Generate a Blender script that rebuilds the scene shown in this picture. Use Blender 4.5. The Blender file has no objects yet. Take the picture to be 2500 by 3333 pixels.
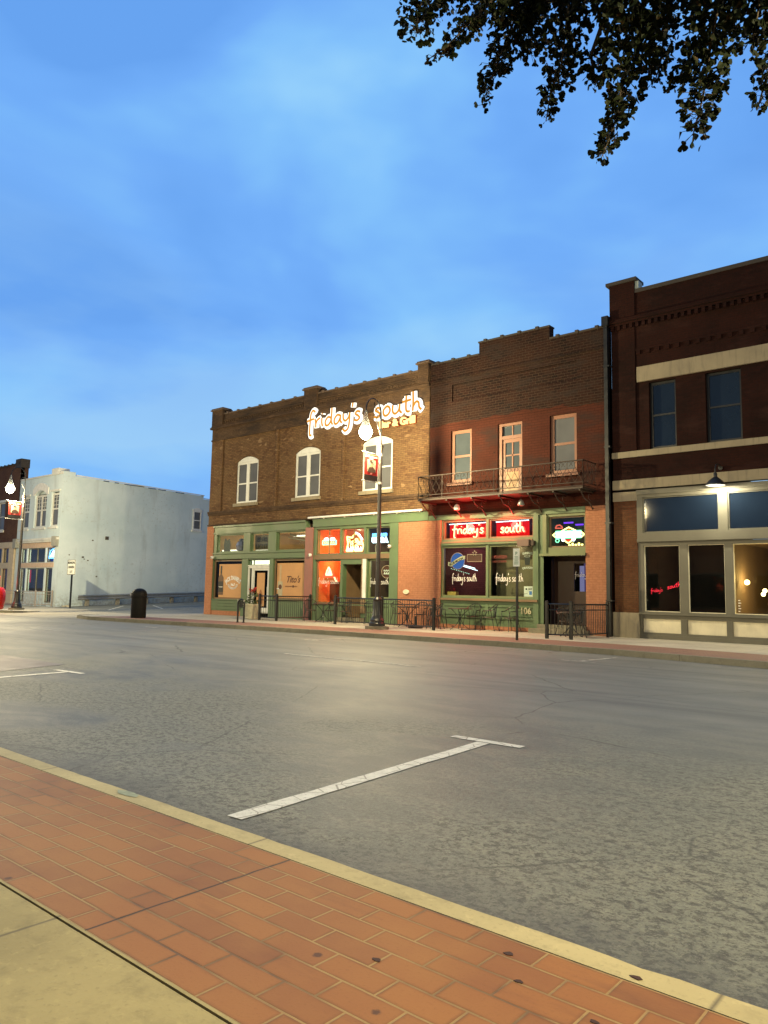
import bpy, bmesh, math, random
from mathutils import Vector, Matrix
random.seed(7)
R = math.radians
scene = bpy.context.scene
col = scene.collection

# ------------------------------------------------------------------ camera
cam_d = bpy.data.cameras.new('camera')
cam = bpy.data.objects.new('camera', cam_d); col.objects.link(cam)
cam_d.sensor_fit = 'VERTICAL'; cam_d.sensor_height = 36.0; cam_d.lens = 36.0 * 2450 / 3333
cam_d.clip_start = 0.05; cam_d.clip_end = 2000
r_ = Vector((0.76134726, 0.6480591, 0.01922908)); u_ = Vector((0.05416388, -0.09313144, 0.99417947)); f_ = Vector((-0.64607788, 0.75587429, 0.10600676))
m = Matrix(((r_.x, u_.x, -f_.x, 0), (r_.y, u_.y, -f_.y, 0), (r_.z, u_.z, -f_.z, 1.35), (0, 0, 0, 1)))
cam.matrix_world = m
scene.camera = cam

# ------------------------------------------------------------------ world: dusk sky
world = bpy.data.worlds.new("World"); scene.world = world; world.use_nodes = True
nt = world.node_tree; nt.nodes.clear()
N = nt.nodes.new; L = nt.links.new
out = N('ShaderNodeOutputWorld'); bg = N('ShaderNodeBackground')
tc = N('ShaderNodeTexCoord'); mp = N('ShaderNodeMapping'); mp.inputs['Scale'].default_value = (1.0, 1.0, 2.1)
mp.inputs['Location'].default_value = (3.35, 0.2, 0.4)
L(tc.outputs['Generated'], mp.inputs['Vector'])
n1 = N('ShaderNodeTexNoise'); n1.inputs['Scale'].default_value = 2.1; n1.inputs['Detail'].default_value = 4.5; n1.inputs['Roughness'].default_value = 0.47
n1.inputs['Distortion'].default_value = 0.25
L(mp.outputs['Vector'], n1.inputs['Vector'])
cr = N('ShaderNodeValToRGB'); e = cr.color_ramp.elements
e[0].position = 0.38; e[0].color = (0.13, 0.36, 0.86, 1)
e[1].position = 0.66; e[1].color = (0.32, 0.65, 0.96, 1)
k = e.new(0.47); k.color = (0.158, 0.41, 0.925, 1)
k = e.new(0.56); k.color = (0.215, 0.52, 0.955, 1)
L(n1.outputs['Fac'], cr.inputs['Fac'])
sky = N('ShaderNodeTexSky'); sky.sky_type = 'NISHITA'; sky.sun_disc = False; sky.sun_elevation = R(1.0); sky.sun_rotation = R(150)
mixs = N('ShaderNodeMixRGB'); mixs.blend_type = 'ADD'; mixs.inputs['Fac'].default_value = 0.02
L(cr.outputs['Color'], mixs.inputs['Color1']); L(sky.outputs['Color'], mixs.inputs['Color2'])
# brightest ahead; unseen sky overhead and behind is dimmed to cut its blue light
dotn = N('ShaderNodeVectorMath'); dotn.operation = 'DOT_PRODUCT'; nrm_ = N('ShaderNodeVectorMath'); nrm_.operation = 'NORMALIZE'; L(tc.outputs['Generated'], nrm_.inputs[0]); L(nrm_.outputs[0], dotn.inputs[0]); dotn.inputs[1].default_value = (-.588, .687, .43)
mr = N('ShaderNodeMapRange'); mr.interpolation_type = 'SMOOTHSTEP'; mr.inputs['From Min'].default_value = 0.12; mr.inputs['From Max'].default_value = 0.62; L(dotn.outputs['Value'], mr.inputs['Value'])
elev = N('ShaderNodeSeparateXYZ'); L(nrm_.outputs[0], elev.inputs[0]); lowm = N('ShaderNodeMapRange'); lowm.inputs['From Min'].default_value = .50; lowm.inputs['From Max'].default_value = .05; L(elev.outputs['Z'], lowm.inputs['Value'])
n2_ = N('ShaderNodeTexNoise'); n2_.inputs['Scale'].default_value = 3.0; n2_.inputs['Detail'].default_value = 5; n2_.inputs['Roughness'].default_value = .5; mp2 = N('ShaderNodeMapping'); mp2.inputs['Scale'].default_value = (1, 1, 3.2); mp2.inputs['Location'].default_value = (.7, 1.9, 0); L(nrm_.outputs[0], mp2.inputs['Vector']); L(mp2.outputs[0], n2_.inputs['Vector'])
w2 = N('ShaderNodeMapRange'); w2.inputs['From Min'].default_value = .42; w2.inputs['From Max'].default_value = .66; L(n2_.outputs['Fac'], w2.inputs['Value']); w3 = N('ShaderNodeMath'); w3.operation = 'MULTIPLY'; L(w2.outputs[0], w3.inputs[0]); L(lowm.outputs[0], w3.inputs[1])
pale = N('ShaderNodeMixRGB'); L(w3.outputs[0], pale.inputs['Fac']); L(mixs.outputs['Color'], pale.inputs['Color1']); pale.inputs['Color2'].default_value = (.36, .64, .93, 1)
dark = N('ShaderNodeMixRGB'); dark.inputs['Color1'].default_value = (.06, .11, .20, 1); L(mr.outputs['Result'], dark.inputs['Fac']); L(pale.outputs['Color'], dark.inputs['Color2'])
L(dark.outputs['Color'], bg.inputs['Color']); bg.inputs['Strength'].default_value = 1.0
L(bg.outputs['Background'], out.inputs['Surface'])

# added warm fill from behind the camera: very weak, wide and soft
sd = bpy.data.lights.new('fill_sun', 'SUN'); sd.energy = 0.12; sd.angle = R(60); sd.color = (1.0, 0.82, 0.62)
fill_sun = bpy.data.objects.new('fill_sun', sd); col.objects.link(fill_sun); fill_sun.rotation_euler = (R(58), 0, R(20))

scene.view_settings.view_transform = 'Standard'; scene.view_settings.look = 'None'
scene.view_settings.exposure = 0.0; scene.view_settings.gamma = 1.0
scene.cycles.use_denoising = True
scene.cycles.sample_clamp_indirect = 4.0
scene.cycles.max_bounces = 8; scene.cycles.transparent_max_bounces = 12

LAMP_W = 4200.0
LAMP_COL = (1.0, 0.81, 0.43)

# ------------------------------------------------------------------ helpers
def catmull(pts, n=6):
    out = []
    P = [Vector(p) for p in pts]
    if len(P) < 3: return P
    for i in range(len(P) - 1):
        p0 = P[max(i - 1, 0)]; p1 = P[i]; p2 = P[i + 1]; p3 = P[min(i + 2, len(P) - 1)]
        for k in range(n):
            t = k / n
            out.append(0.5 * ((2 * p1) + (-p0 + p2) * t + (2 * p0 - 5 * p1 + 4 * p2 - p3) * t * t + (-p0 + 3 * p1 - 3 * p2 + p3) * t ** 3))
    out.append(P[-1]); return out

class MB:
    def __init__(s): s.v = []; s.f = []; s.mi = []; s.cur = 0
    def face(s, idx): s.f.append(idx); s.mi.append(s.cur)
    def quad(s, a, b, c, d):
        n = len(s.v); s.v += [Vector(p) for p in (a, b, c, d)]; s.face((n, n + 1, n + 2, n + 3)); return s
    def box(s, x0, x1, y0, y1, z0, z1):
        n = len(s.v)
        for z in (z0, z1):
            for x, y in ((x0, y0), (x1, y0), (x1, y1), (x0, y1)): s.v.append(Vector((x, y, z)))
        for q in ((0, 3, 2, 1), (4, 5, 6, 7), (0, 1, 5, 4), (1, 2, 6, 5), (2, 3, 7, 6), (3, 0, 4, 7)): s.face(tuple(n + i for i in q))
        return s
    def tube(s, pts, r, n=8, caps=True, sy=1.0):
        P = [Vector(p) for p in pts]; rr = r if isinstance(r, (list, tuple)) else [r] * len(P)
        rings = []; prev = None
        for i, p in enumerate(P):
            t = (P[min(i + 1, len(P) - 1)] - P[max(i - 1, 0)])
            if t.length < 1e-9: t = Vector((0, 0, 1))
            t.normalize()
            ref = Vector((0, 1, 0)) if abs(t.y) < 0.95 else Vector((1, 0, 0))
            a = t.cross(ref).normalized(); b = t.cross(a).normalized()
            ring = []
            for k in range(n):
                w = 2 * math.pi * k / n
                o = a * math.cos(w) * rr[i] + b * math.sin(w) * rr[i]
                o.y *= sy
                ring.append(len(s.v)); s.v.append(p + o)
            rings.append(ring)
        for i in range(len(rings) - 1):
            for k in range(n):
                s.face((rings[i][k], rings[i][(k + 1) % n], rings[i + 1][(k + 1) % n], rings[i + 1][k]))
        if caps: s.face(tuple(reversed(rings[0]))); s.face(tuple(rings[-1]))
        return s
    def lathe(s, prof, c=(0, 0, 0), n=20, cap=True):
        c = Vector(c); rings = []
        for r, z in prof:
            ring = []
            for k in range(n):
                w = 2 * math.pi * k / n; ring.append(len(s.v)); s.v.append(c + Vector((r * math.cos(w), r * math.sin(w), z)))
            rings.append(ring)
        for i in range(len(rings) - 1):
            for k in range(n): s.face((rings[i][k], rings[i][(k + 1) % n], rings[i + 1][(k + 1) % n], rings[i + 1][k]))
        if cap: s.face(tuple(reversed(rings[0]))); s.face(tuple(rings[-1]))
        return s
    def prism(s, poly, y0, y1):          # poly in (x,z), extruded along y
        n = len(s.v); k = len(poly)
        for y in (y0, y1):
            for x, z in poly: s.v.append(Vector((x, y, z)))
        s.face(tuple(n + i for i in range(k))); s.face(tuple(n + k + i for i in reversed(range(k))))
        for i in range(k): j = (i + 1) % k; s.face((n + i, n + k + i, n + k + j, n + j))
        return s
    def slab(s, poly, z0, z1):           # poly in (x,y), extruded along z
        n = len(s.v); k = len(poly)
        for z in (z0, z1):
            for x, y in poly: s.v.append(Vector((x, y, z)))
        s.face(tuple(n + i for i in reversed(range(k)))); s.face(tuple(n + k + i for i in range(k)))
        for i in range(k): j = (i + 1) % k; s.face((n + i, n + j, n + k + j, n + k + i))
        return s
    def wall(s, x0, x1, z0, z1, y, holes=(), depth=0.25):     # front wall facing -y with openings and their reveals
        xs = sorted({x0, x1} | {h[0] for h in holes} | {h[1] for h in holes}); zs = sorted({z0, z1} | {h[2] for h in holes} | {h[3] for h in holes})
        xs = [x for x in xs if x0 - 1e-6 <= x <= x1 + 1e-6]; zs = [z for z in zs if z0 - 1e-6 <= z <= z1 + 1e-6]
        for i in range(len(xs) - 1):
            for j in range(len(zs) - 1):
                cx = (xs[i] + xs[i + 1]) / 2; cz = (zs[j] + zs[j + 1]) / 2
                if any(h[0] < cx < h[1] and h[2] < cz < h[3] for h in holes): continue
                s.quad((xs[i], y, zs[j]), (xs[i + 1], y, zs[j]), (xs[i + 1], y, zs[j + 1]), (xs[i], y, zs[j + 1]))
        for a, b, c, d in holes:
            s.quad((a, y, c), (a, y, d), (a, y + depth, d), (a, y + depth, c)); s.quad((b, y, d), (b, y, c), (b, y + depth, c), (b, y + depth, d))
            s.quad((a, y, d), (b, y, d), (b, y + depth, d), (a, y + depth, d)); s.quad((b, y, c), (a, y, c), (a, y + depth, c), (b, y + depth, c))
        s.quad((x0, y, z0), (x0, y, z1), (x0, y + depth, z1), (x0, y + depth, z0)); s.quad((x1, y, z1), (x1, y, z0), (x1, y + depth, z0), (x1, y + depth, z1))
        s.quad((x0, y, z1), (x1, y, z1), (x1, y + depth, z1), (x0, y + depth, z1))
        return s
    def text(s, body, x, z, size, y, depth=0.01, bold=0.0, shear=0.0, align='LEFT', sx=1.0, arc=None):
        c = bpy.data.curves.new('t', 'FONT'); c.body = body; c.size = size; c.extrude = depth / 2; c.offset = bold; c.shear = shear; c.align_x = align; c.resolution_u = 3
        o = bpy.data.objects.new('t', c); col.objects.link(o)
        dg = bpy.context.evaluated_depsgraph_get(); me = bpy.data.meshes.new_from_object(o.evaluated_get(dg))
        n = len(s.v)
        for v in me.vertices:
            px, pz, d = v.co.x * sx, v.co.y, v.co.z
            if arc:
                a = px / arc; px = (arc + pz) * math.sin(a); pz = (arc + pz) * math.cos(a) - arc
            s.v.append(Vector((x + px, y - d, z + pz)))
        for p in me.polygons: s.face(tuple(n + i for i in p.vertices))
        bpy.data.objects.remove(o); bpy.data.meshes.remove(me); bpy.data.curves.remove(c)
        return s
    def build(s, name, mat, parent=None, smooth=False):
        me = bpy.data.meshes.new(name)
        off = WORLD.get(parent.name, Vector((0, 0, 0))) if parent else Vector((0, 0, 0))
        me.from_pydata([v - off for v in s.v], [], s.f); me.update()
        mats = mat if isinstance(mat, (list, tuple)) else [mat]
        for mm in mats: me.materials.append(mm)
        for p, i in zip(me.polygons, s.mi): p.material_index = i
        bm = bmesh.new(); bm.from_mesh(me); bmesh.ops.recalc_face_normals(bm, faces=bm.faces) if s.__dict__.get('recalc', True) else None
        bm.to_mesh(me); bm.free()
        if smooth:
            for p in me.polygons: p.use_smooth = True
            if smooth != 'all':
                try: me.set_sharp_from_angle(angle=R(40))
                except Exception: pass
        o = bpy.data.objects.new(name, me); col.objects.link(o)
        if parent: o.parent = parent; WORLD[o.name] = off
        else: WORLD[o.name] = Vector((0, 0, 0))
        return o
WORLD = {}
def flat(): b = MB(); b.recalc = False; return b
def empty(name, loc=(0, 0, 0), rz=0):
    o = bpy.data.objects.new(name, None); col.objects.link(o); o.location = loc; o.rotation_euler = (0, 0, rz); o.empty_display_size = 0.3
    WORLD[o.name] = Vector(loc); return o
def tag(o, label=None, cat=None, group=None, kind=None):
    if label: o['label'] = label
    if cat: o['category'] = cat
    if group: o['group'] = group
    if kind: o['kind'] = kind
    return o
def thing(name, label, cat, loc=(0, 0, 0), rz=0, group=None): return tag(empty(name, loc, rz), label, cat, group)
def copy_tree(o, parent=None):
    c = o.copy(); col.objects.link(c); c.parent = parent
    for ch in list(o.children): copy_tree(ch, c)
    return c
def structure(name, mb, mat, **kw): return tag(mb.build(name, mat, None, **kw), kind='structure')

# ------------------------------------------------------------------ materials
def newmat(name):
    m = bpy.data.materials.new(name); m.use_nodes = True; m.node_tree.nodes.clear()
    return m, m.node_tree
def c4(c): return (c[0], c[1], c[2], 1)
class NB:
    def __init__(s, name): s.m, s.nt = newmat(name); s.n = s.nt.nodes.new; s.l = s.nt.links.new; s.tc = s.n('ShaderNodeTexCoord')
    def set(s, sock, v):
        if hasattr(v, 'is_output'): s.l(v, sock)
        else: sock.default_value = v
    def map(s, vec, scale=(1, 1, 1), loc=(0, 0, 0)):
        q = s.n('ShaderNodeMapping'); s.l(vec, q.inputs['Vector']); q.inputs['Scale'].default_value = scale; q.inputs['Location'].default_value = loc; return q.outputs[0]
    def noise(s, vec, scale, detail=4, rough=.55, dist=0):
        q = s.n('ShaderNodeTexNoise'); s.l(vec, q.inputs['Vector']); q.inputs['Scale'].default_value = scale; q.inputs['Detail'].default_value = detail
        q.inputs['Roughness'].default_value = rough; q.inputs['Distortion'].default_value = dist; return q.outputs['Fac']
    def n_color(s, vec, scale):
        q = s.n('ShaderNodeTexNoise'); s.l(vec, q.inputs['Vector']); q.inputs['Scale'].default_value = scale; q.inputs['Detail'].default_value = 4; return q.outputs['Color']
    def ramp(s, fac, *st):
        q = s.n('ShaderNodeValToRGB'); s.l(fac, q.inputs['Fac']); e = q.color_ramp.elements
        e[0].position = st[0][0]; e[0].color = c4(st[0][1]); e[1].position = st[-1][0]; e[1].color = c4(st[-1][1])
        for p, c in st[1:-1]: k = e.new(p); k.color = c4(c)
        return q.outputs['Color']
    def val(s, fac, a, b, lo=0.0, hi=1.0):
        q = s.n('ShaderNodeMapRange'); s.l(fac, q.inputs['Value']); q.inputs['From Min'].default_value = a; q.inputs['From Max'].default_value = b
        q.inputs['To Min'].default_value = lo; q.inputs['To Max'].default_value = hi; return q.outputs['Result']
    def mix(s, fac, a, b, mode='MIX'):
        q = s.n('ShaderNodeMixRGB'); q.blend_type = mode
        for k, v in (('Fac', fac), ('Color1', a), ('Color2', b)):
            if isinstance(v, tuple): v = c4(v)
            s.set(q.inputs[k], v)
        return q.outputs['Color']
    def math(s, op, a, b=0.0):
        q = s.n('ShaderNodeMath'); q.operation = op; s.set(q.inputs[0], a); s.set(q.inputs[1], b); return q.outputs[0]
    def sep(s, vec): q = s.n('ShaderNodeSeparateXYZ'); s.l(vec, q.inputs[0]); return q.outputs
    def comb(s, x, y, z=0.0):
        q = s.n('ShaderNodeCombineXYZ'); s.set(q.inputs[0], x); s.set(q.inputs[1], y); s.set(q.inputs[2], z); return q.outputs[0]
    def facade(s):       # u along the wall whichever way it faces, v up
        g = s.n('ShaderNodeNewGeometry'); nn = s.sep(g.outputs['Normal']); p = s.sep(g.outputs['Position'])
        ax = s.math('ABSOLUTE', nn[0]); ay = s.math('ABSOLUTE', nn[1])
        u = s.math('ADD', s.math('MULTIPLY', p[0], s.math('GREATER_THAN', ay, .5)), s.math('MULTIPLY', p[1], s.math('GREATER_THAN', ax, .5)))
        return s.comb(u, p[2]), p
    def done(s, color, rough=.8, bump=None, bstr=.3, bdist=.01, metal=0.0, spec=None, emis=None, estr=0):
        b = s.n('ShaderNodeBsdfPrincipled'); o = s.n('ShaderNodeOutputMaterial')
        s.set(b.inputs['Base Color'], c4(color) if isinstance(color, tuple) else color); s.set(b.inputs['Roughness'], rough); b.inputs['Metallic'].default_value = metal
        if spec is not None: b.inputs['Specular IOR Level'].default_value = spec
        if bump is not None:
            q = s.n('ShaderNodeBump'); s.l(bump, q.inputs['Height']); q.inputs['Strength'].default_value = bstr; q.inputs['Distance'].default_value = bdist; s.l(q.outputs[0], b.inputs['Normal'])
        if emis: b.inputs['Emission Color'].default_value = c4(emis); b.inputs['Emission Strength'].default_value = estr
        s.l(b.outputs[0], o.inputs['Surface']); return s.m

def plain(name, c, rough=.6, var=.18, scale=6, metal=0.0, bump=.15, spec=None):
    b = NB(name); v = b.tc.outputs['Object']; n = b.noise(v, scale, 5, .6); n2 = b.noise(v, scale * 7, 3)
    col_ = b.mix(b.val(n, .3, .7), tuple(x * (1 - var) for x in c), tuple(min(1, x * (1 + var)) for x in c))
    col_ = b.mix(.25, col_, b.mix(n2, tuple(x * .7 for x in c), tuple(min(1, x * 1.25) for x in c)))
    return b.done(col_, b.val(n, .2, .8, max(.05, rough - .12), min(1, rough + .12)), bump=n2, bstr=bump, bdist=.004, metal=metal, spec=spec)
def paint(name, c, dirt=(.12, .11, .08), amt=.35, rough=.5):
    b = NB(name); uv, p = b.facade(); n = b.noise(uv, 1.3, 5, .6); st = b.noise(b.map(uv, (6, .7, 1)), 1.5, 4, .6); n2 = b.noise(uv, 30, 3)
    base = b.mix(b.val(n, .3, .7), tuple(x * .82 for x in c), tuple(min(1, x * 1.15) for x in c))
    base = b.mix(b.val(st, .52, .78, 0, amt), base, dirt)
    base = b.mix(b.val(n2, .62, .75, 0, amt * .8), base, tuple(x * .55 for x in c))
    return b.done(base, b.val(n, .3, .7, rough - .1, rough + .15), bump=n2, bstr=.2, bdist=.004)
def emit(name, c, s):
    m, t = newmat(name); e_ = t.nodes.new('ShaderNodeEmission'); o = t.nodes.new('ShaderNodeOutputMaterial'); e_.inputs['Color'].default_value = c4(c); e_.inputs['Strength'].default_value = s
    t.links.new(e_.outputs[0], o.inputs['Surface']); return m
def glass(name, tint=(.9, .95, .93), fac_base=.0, rough=.02):
    b = NB(name); t = b.n('ShaderNodeBsdfTransparent'); t.inputs['Color'].default_value = c4(tint)
    g = b.n('ShaderNodeBsdfGlossy'); g.inputs['Roughness'].default_value = rough; g.inputs['Color'].default_value = (1, 1, 1, 1)
    q = b.n('ShaderNodeBump'); nn = b.noise(b.tc.outputs['Object'], .9, 2); b.l(nn, q.inputs['Height']); q.inputs['Strength'].default_value = .08; q.inputs['Distance'].default_value = .02; b.l(q.outputs[0], g.inputs['Normal'])
    fr = b.n('ShaderNodeFresnel'); gb = b.n('ShaderNodeNewGeometry'); b.l(b.math('SUBTRACT', 1.5, b.math('MULTIPLY', gb.outputs['Backfacing'], .8333)), fr.inputs['IOR'])
    mx = b.n('ShaderNodeMixShader'); b.l(b.math('ADD', fr.outputs[0], fac_base), mx.inputs[0]); b.l(t.outputs[0], mx.inputs[1]); b.l(g.outputs[0], mx.inputs[2])
    o = b.n('ShaderNodeOutputMaterial'); b.l(mx.outputs[0], o.inputs['Surface']); return b.m
def dark_glass(name, c=(.03, .035, .045), rough=.05, spec=.5):
    b = NB(name); uv, p = b.facade(); n = b.noise(uv, .8, 3)
    return b.done(b.mix(n, tuple(x * .6 for x in c), tuple(x * 1.5 for x in c)), rough, bump=n, bstr=.06, bdist=.02, spec=spec)

def brickmat(name, cols, mortar, w=.215, h=.075, ms=.007, stain=None, rough=.85, hue_noise=1.1, paintzone=None, light=None):
    """cols: three brick colours; stain=(colour, lo, hi) streaks; paintzone=(z, colour) bare above z, painted below"""
    b = NB(name); uv, p = b.facade()
    t = b.n('ShaderNodeTexBrick'); b.l(uv, t.inputs['Vector']); t.inputs['Scale'].default_value = 1; t.inputs['Brick Width'].default_value = w; t.inputs['Row Height'].default_value = h
    t.inputs['Mortar Size'].default_value = ms; t.inputs['Mortar Smooth'].default_value = .2; t.inputs['Bias'].default_value = 0
    t.inputs['Color1'].default_value = c4(cols[0]); t.inputs['Color2'].default_value = c4(cols[1]); t.inputs['Mortar'].default_value = c4(mortar)
    n = b.noise(uv, hue_noise, 5, .6); nf = b.noise(uv, 9, 4, .7)
    colr = b.mix(b.val(n, .42, .62, 0, .75), t.outputs['Color'], b.mix(t.outputs['Fac'], cols[2], mortar))
    colr = b.mix(b.val(nf, .35, .7, .55, 0), colr, b.mix(1.0, colr, (.55, .55, .55), 'MULTIPLY'))
    if light:      # odd pale bricks
        cell = b.n('ShaderNodeTexVoronoi'); b.l(b.map(uv, (1 / w, 1 / h / 1.5, 1)), cell.inputs['Vector']); cell.inputs['Scale'].default_value = 1
        s2 = b.sep(cell.outputs['Color']); colr = b.mix(b.math('MULTIPLY', b.math('GREATER_THAN', s2[0], .965), b.val(b.noise(uv, .6, 3), .45, .6)), colr, light)
    if paintzone:
        z, pc = paintzone; q = b.math('ADD', p[2], b.math('MULTIPLY', b.math('SUBTRACT', b.noise(b.map(uv, (.6, 2, 1)), 1.5, 5, .6), .5), .7))
        below = b.math('LESS_THAN', q, z)
        pcol = b.mix(b.val(n, .3, .7), tuple(x * .8 for x in pc), tuple(x * 1.25 for x in pc)); pcol = b.mix(t.outputs['Fac'], pcol, tuple(x * .7 for x in pc))
        colr = b.mix(b.math('MULTIPLY', below, b.val(b.noise(uv, 4, 5, .7), .7, .62)), colr, pcol)
    if stain:
        sc, lo, hi = stain[:3]; st = b.noise(b.map(uv, (.5, 1.6, 1), (stain[3] if len(stain) > 3 else 0, 0, 0)), 1.2, 6, .65); colr = b.mix(b.val(st, lo, hi, 0, .85), colr, sc)
    return b.done(colr, rough, bump=b.math('SUBTRACT', b.math('MULTIPLY', nf, .4), t.outputs['Fac']), bstr=.5, bdist=.006, spec=.12)

M = {}
M['brick_tan'] = brickmat('tan_brick', ((.215, .125, .062), (.115, .060, .033), (.20, .125, .064)), (.075, .05, .033), stain=((.10, .055, .036), .54, .76), light=(.27, .18, .10))
M['brick_tan_dark'] = brickmat('dark_parapet_brick', ((.115, .070, .042), (.075, .045, .03), (.13, .082, .05)), (.06, .042, .030), stain=((.035, .026, .022), .45, .62), light=(.16, .10, .06))  # darker tan brick for the parapet, cornice and pilasters
M['brick_soot'] = brickmat('sooty_brick', ((.030, .013, .010), (.015, .009, .008), (.040, .018, .012)), (.060, .038, .028), w=.24, h=.09, ms=.008, stain=((.03, .022, .02), .5, .7, 4), paintzone=(7.62, (.062, .019, .012)))
M['brick_dark'] = brickmat('dark_red_brick', ((.024, .0075, .006), (.016, .006, .005), (.034, .010, .007)), (.013, .008, .007), ms=.005, stain=((.04, .018, .015), .55, .75, 9), hue_noise=.7)
M['brick_pier'] = brickmat('brown_brick', ((.13, .052, .026), (.095, .038, .022), (.16, .075, .036)), (.075, .05, .03), h=.065, ms=.006)
M['brick_brown'] = brickmat('old_brown_brick', ((.13, .07, .05), (.10, .05, .04), (.16, .09, .06)), (.09, .06, .05))
M['orange'] = brickmat('orange_painted_brick', ((.47, .215, .125), (.44, .20, .118), (.49, .235, .14)), (.34, .15, .085), ms=.005, h=.078)
M['pink'] = paint('dull_pink_paint', (.30, .12, .10))
M['green'] = paint('green_paint', (.105, .165, .085))
M['green2'] = paint('olive_green_paint', (.17, .20, .095))
M['brown_trim'] = paint('brown_trim', (.20, .13, .07))
M['white_trim'] = paint('white_trim', (.72, .74, .72), amt=.2)
M['salmon'] = paint('salmon_trim', (.24, .105, .065))
M['door_tan'] = paint('tan_door', (.36, .22, .11))
M['grey_trim'] = paint('grey_trim', (.135, .128, .098), amt=.15)
M['cream'] = paint('cream_panel', (.80, .74, .55), amt=.12)
M['stone'] = paint('limestone', (.29, .25, .175), dirt=(.14, .12, .09), amt=.7, rough=.85)
M['coping'] = plain('coping', (.045, .038, .034), .8)
M['tile_coping'] = plain('clay_coping', (.11, .075, .055), .7)
M['black'] = plain('black_metal', (.012, .013, .014), .38, bump=.1, spec=.6)
M['bin_black'] = plain('black_plastic', (.004, .004, .0045), .6, spec=.2)
M['iron'] = plain('rusty_iron', (.045, .028, .02), .6)
M['pole_brown'] = plain('dark_bronze_paint', (.028, .024, .022), .35, spec=.6)
M['white'] = plain('white_paint', (.78, .79, .78), .5)
M['signwhite'] = plain('sign_sheet', (.75, .80, .77), .4)
M['greytext'] = plain('faded_green_ink', (.22, .36, .30), .6)
M['ink'] = plain('black_ink', (.02, .02, .02), .6)
M['inkbrown'] = plain('brown_ink', (.10, .035, .02), .6)
M['letterwhite'] = plain('white_vinyl', (.82, .82, .8), .5)
M['steel'] = plain('galvanised_steel', (.36, .37, .37), .45, metal=.6)
M['paper'] = plain('tan_paper', (.56, .31, .14), .8, var=.1, scale=2)
M['curtain'] = plain('olive_blind', (.17, .14, .085), .9, scale=2)
M['room_dark'] = plain('dark_room', (.05, .03, .02), .9)
M['room_red'] = brickmat('inside_brick', ((.16, .05, .04), (.12, .04, .03), (.18, .06, .05)), (.08, .03, .03))
M['room_warm'] = plain('warm_plaster', (.50, .38, .22), .8, scale=2)
M['black_room'] = plain('unlit_room', (.006, .005, .005), .9)
M['wood_dark'] = plain('dark_door', (.035, .016, .01), .5)
M['planter'] = plain('stone_planter', (.42, .40, .30), .85)
M['leaf_small'] = plain('planter_leaf', (.06, .09, .03), .6)
M['flower'] = plain('red_flower', (.45, .04, .03), .6)
M['glass'] = glass('shop_glass')
M['glass_up'] = dark_glass('upper_glass', (.12, .125, .135), .06)
M['glass_b'] = dark_glass('shaded_glass', (.07, .085, .095), .05, .8)
M['glass_c'] = dark_glass('transom_glass', (.008, .014, .026), .03, spec=1.0)
M['glass_black'] = dark_glass('black_glass', (.004, .004, .004), .03)
M['roof'] = plain('roof_felt', (.06, .06, .06), .9)
M['red_paint'] = plain('red_enamel', (.45, .015, .012), .25, var=.05, scale=2)
M['lampglow'] = emit('lamp_glow', (1, .92, .68), 45)
M['neon_white'] = emit('sign_white_light', (1, .96, .82), 1.7)
M['neon_amber'] = emit('sign_amber_light', (1.0, .42, .05), .85)
M['neon_orange'] = emit('sign_orange_light', (1.0, .40, .08), 1.7)
M['neon_red'] = emit('red_neon', (1.0, .05, .03), 5)
M['neon_cream'] = emit('cream_neon', (1.0, .72, .34), 3.2)
M['red_panel'] = emit('red_lit_panel', (1.0, .008, .010), 1.05)
M['neon_green'] = emit('green_neon', (.25, 1.0, .5), 3.0)
M['neon_yellow'] = emit('yellow_neon', (1.0, .85, .25), 4.5)
M['neon_blue'] = emit('blue_neon', (.15, .45, 1.0), 4)
M['neon_icy'] = emit('icy_neon', (.75, .92, 1.0), 5)
M['neon_purple'] = emit('purple_led', (.22, .05, 1.0), 1.6)
M['shop_light'] = emit('shop_tube_light', (1.0, .92, .66), 2.4)
M['bulb'] = emit('warm_bulb', (1.0, .72, .25), 12)
M['board_blue'] = plain('blue_round_board', (.08, .22, .62), .4)
M['board_dark'] = plain('unlit_neon_tube', (.60, .42, .32), .4)
M['grey_board'] = plain('dark_board', (.07, .06, .05), .6)

bb_ = NB('smoked_acrylic_bell'); tr_ = bb_.n('ShaderNodeBsdfTransparent'); tr_.inputs['Color'].default_value = (.9, .9, .85, 1); tl_ = bb_.n('ShaderNodeBsdfTranslucent'); tl_.inputs['Color'].default_value = (.6, .58, .45, 1); gl_ = bb_.n('ShaderNodeBsdfGlossy'); gl_.inputs['Roughness'].default_value = .2
lw_ = bb_.n('ShaderNodeLayerWeight'); lw_.inputs['Blend'].default_value = .35; m1_ = bb_.n('ShaderNodeMixShader'); m1_.inputs[0].default_value = .5; bb_.l(tl_.outputs[0], m1_.inputs[1]); bb_.l(gl_.outputs[0], m1_.inputs[2])
m2_ = bb_.n('ShaderNodeMixShader'); bb_.l(bb_.val(lw_.outputs['Facing'], 0, 1, .15, .75), m2_.inputs[0]); bb_.l(tr_.outputs[0], m2_.inputs[1]); bb_.l(m1_.outputs[0], m2_.inputs[2]); oo_ = bb_.n('ShaderNodeOutputMaterial'); bb_.l(m2_.outputs[0], oo_.inputs['Surface']); M['bell'] = bb_.m
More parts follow.
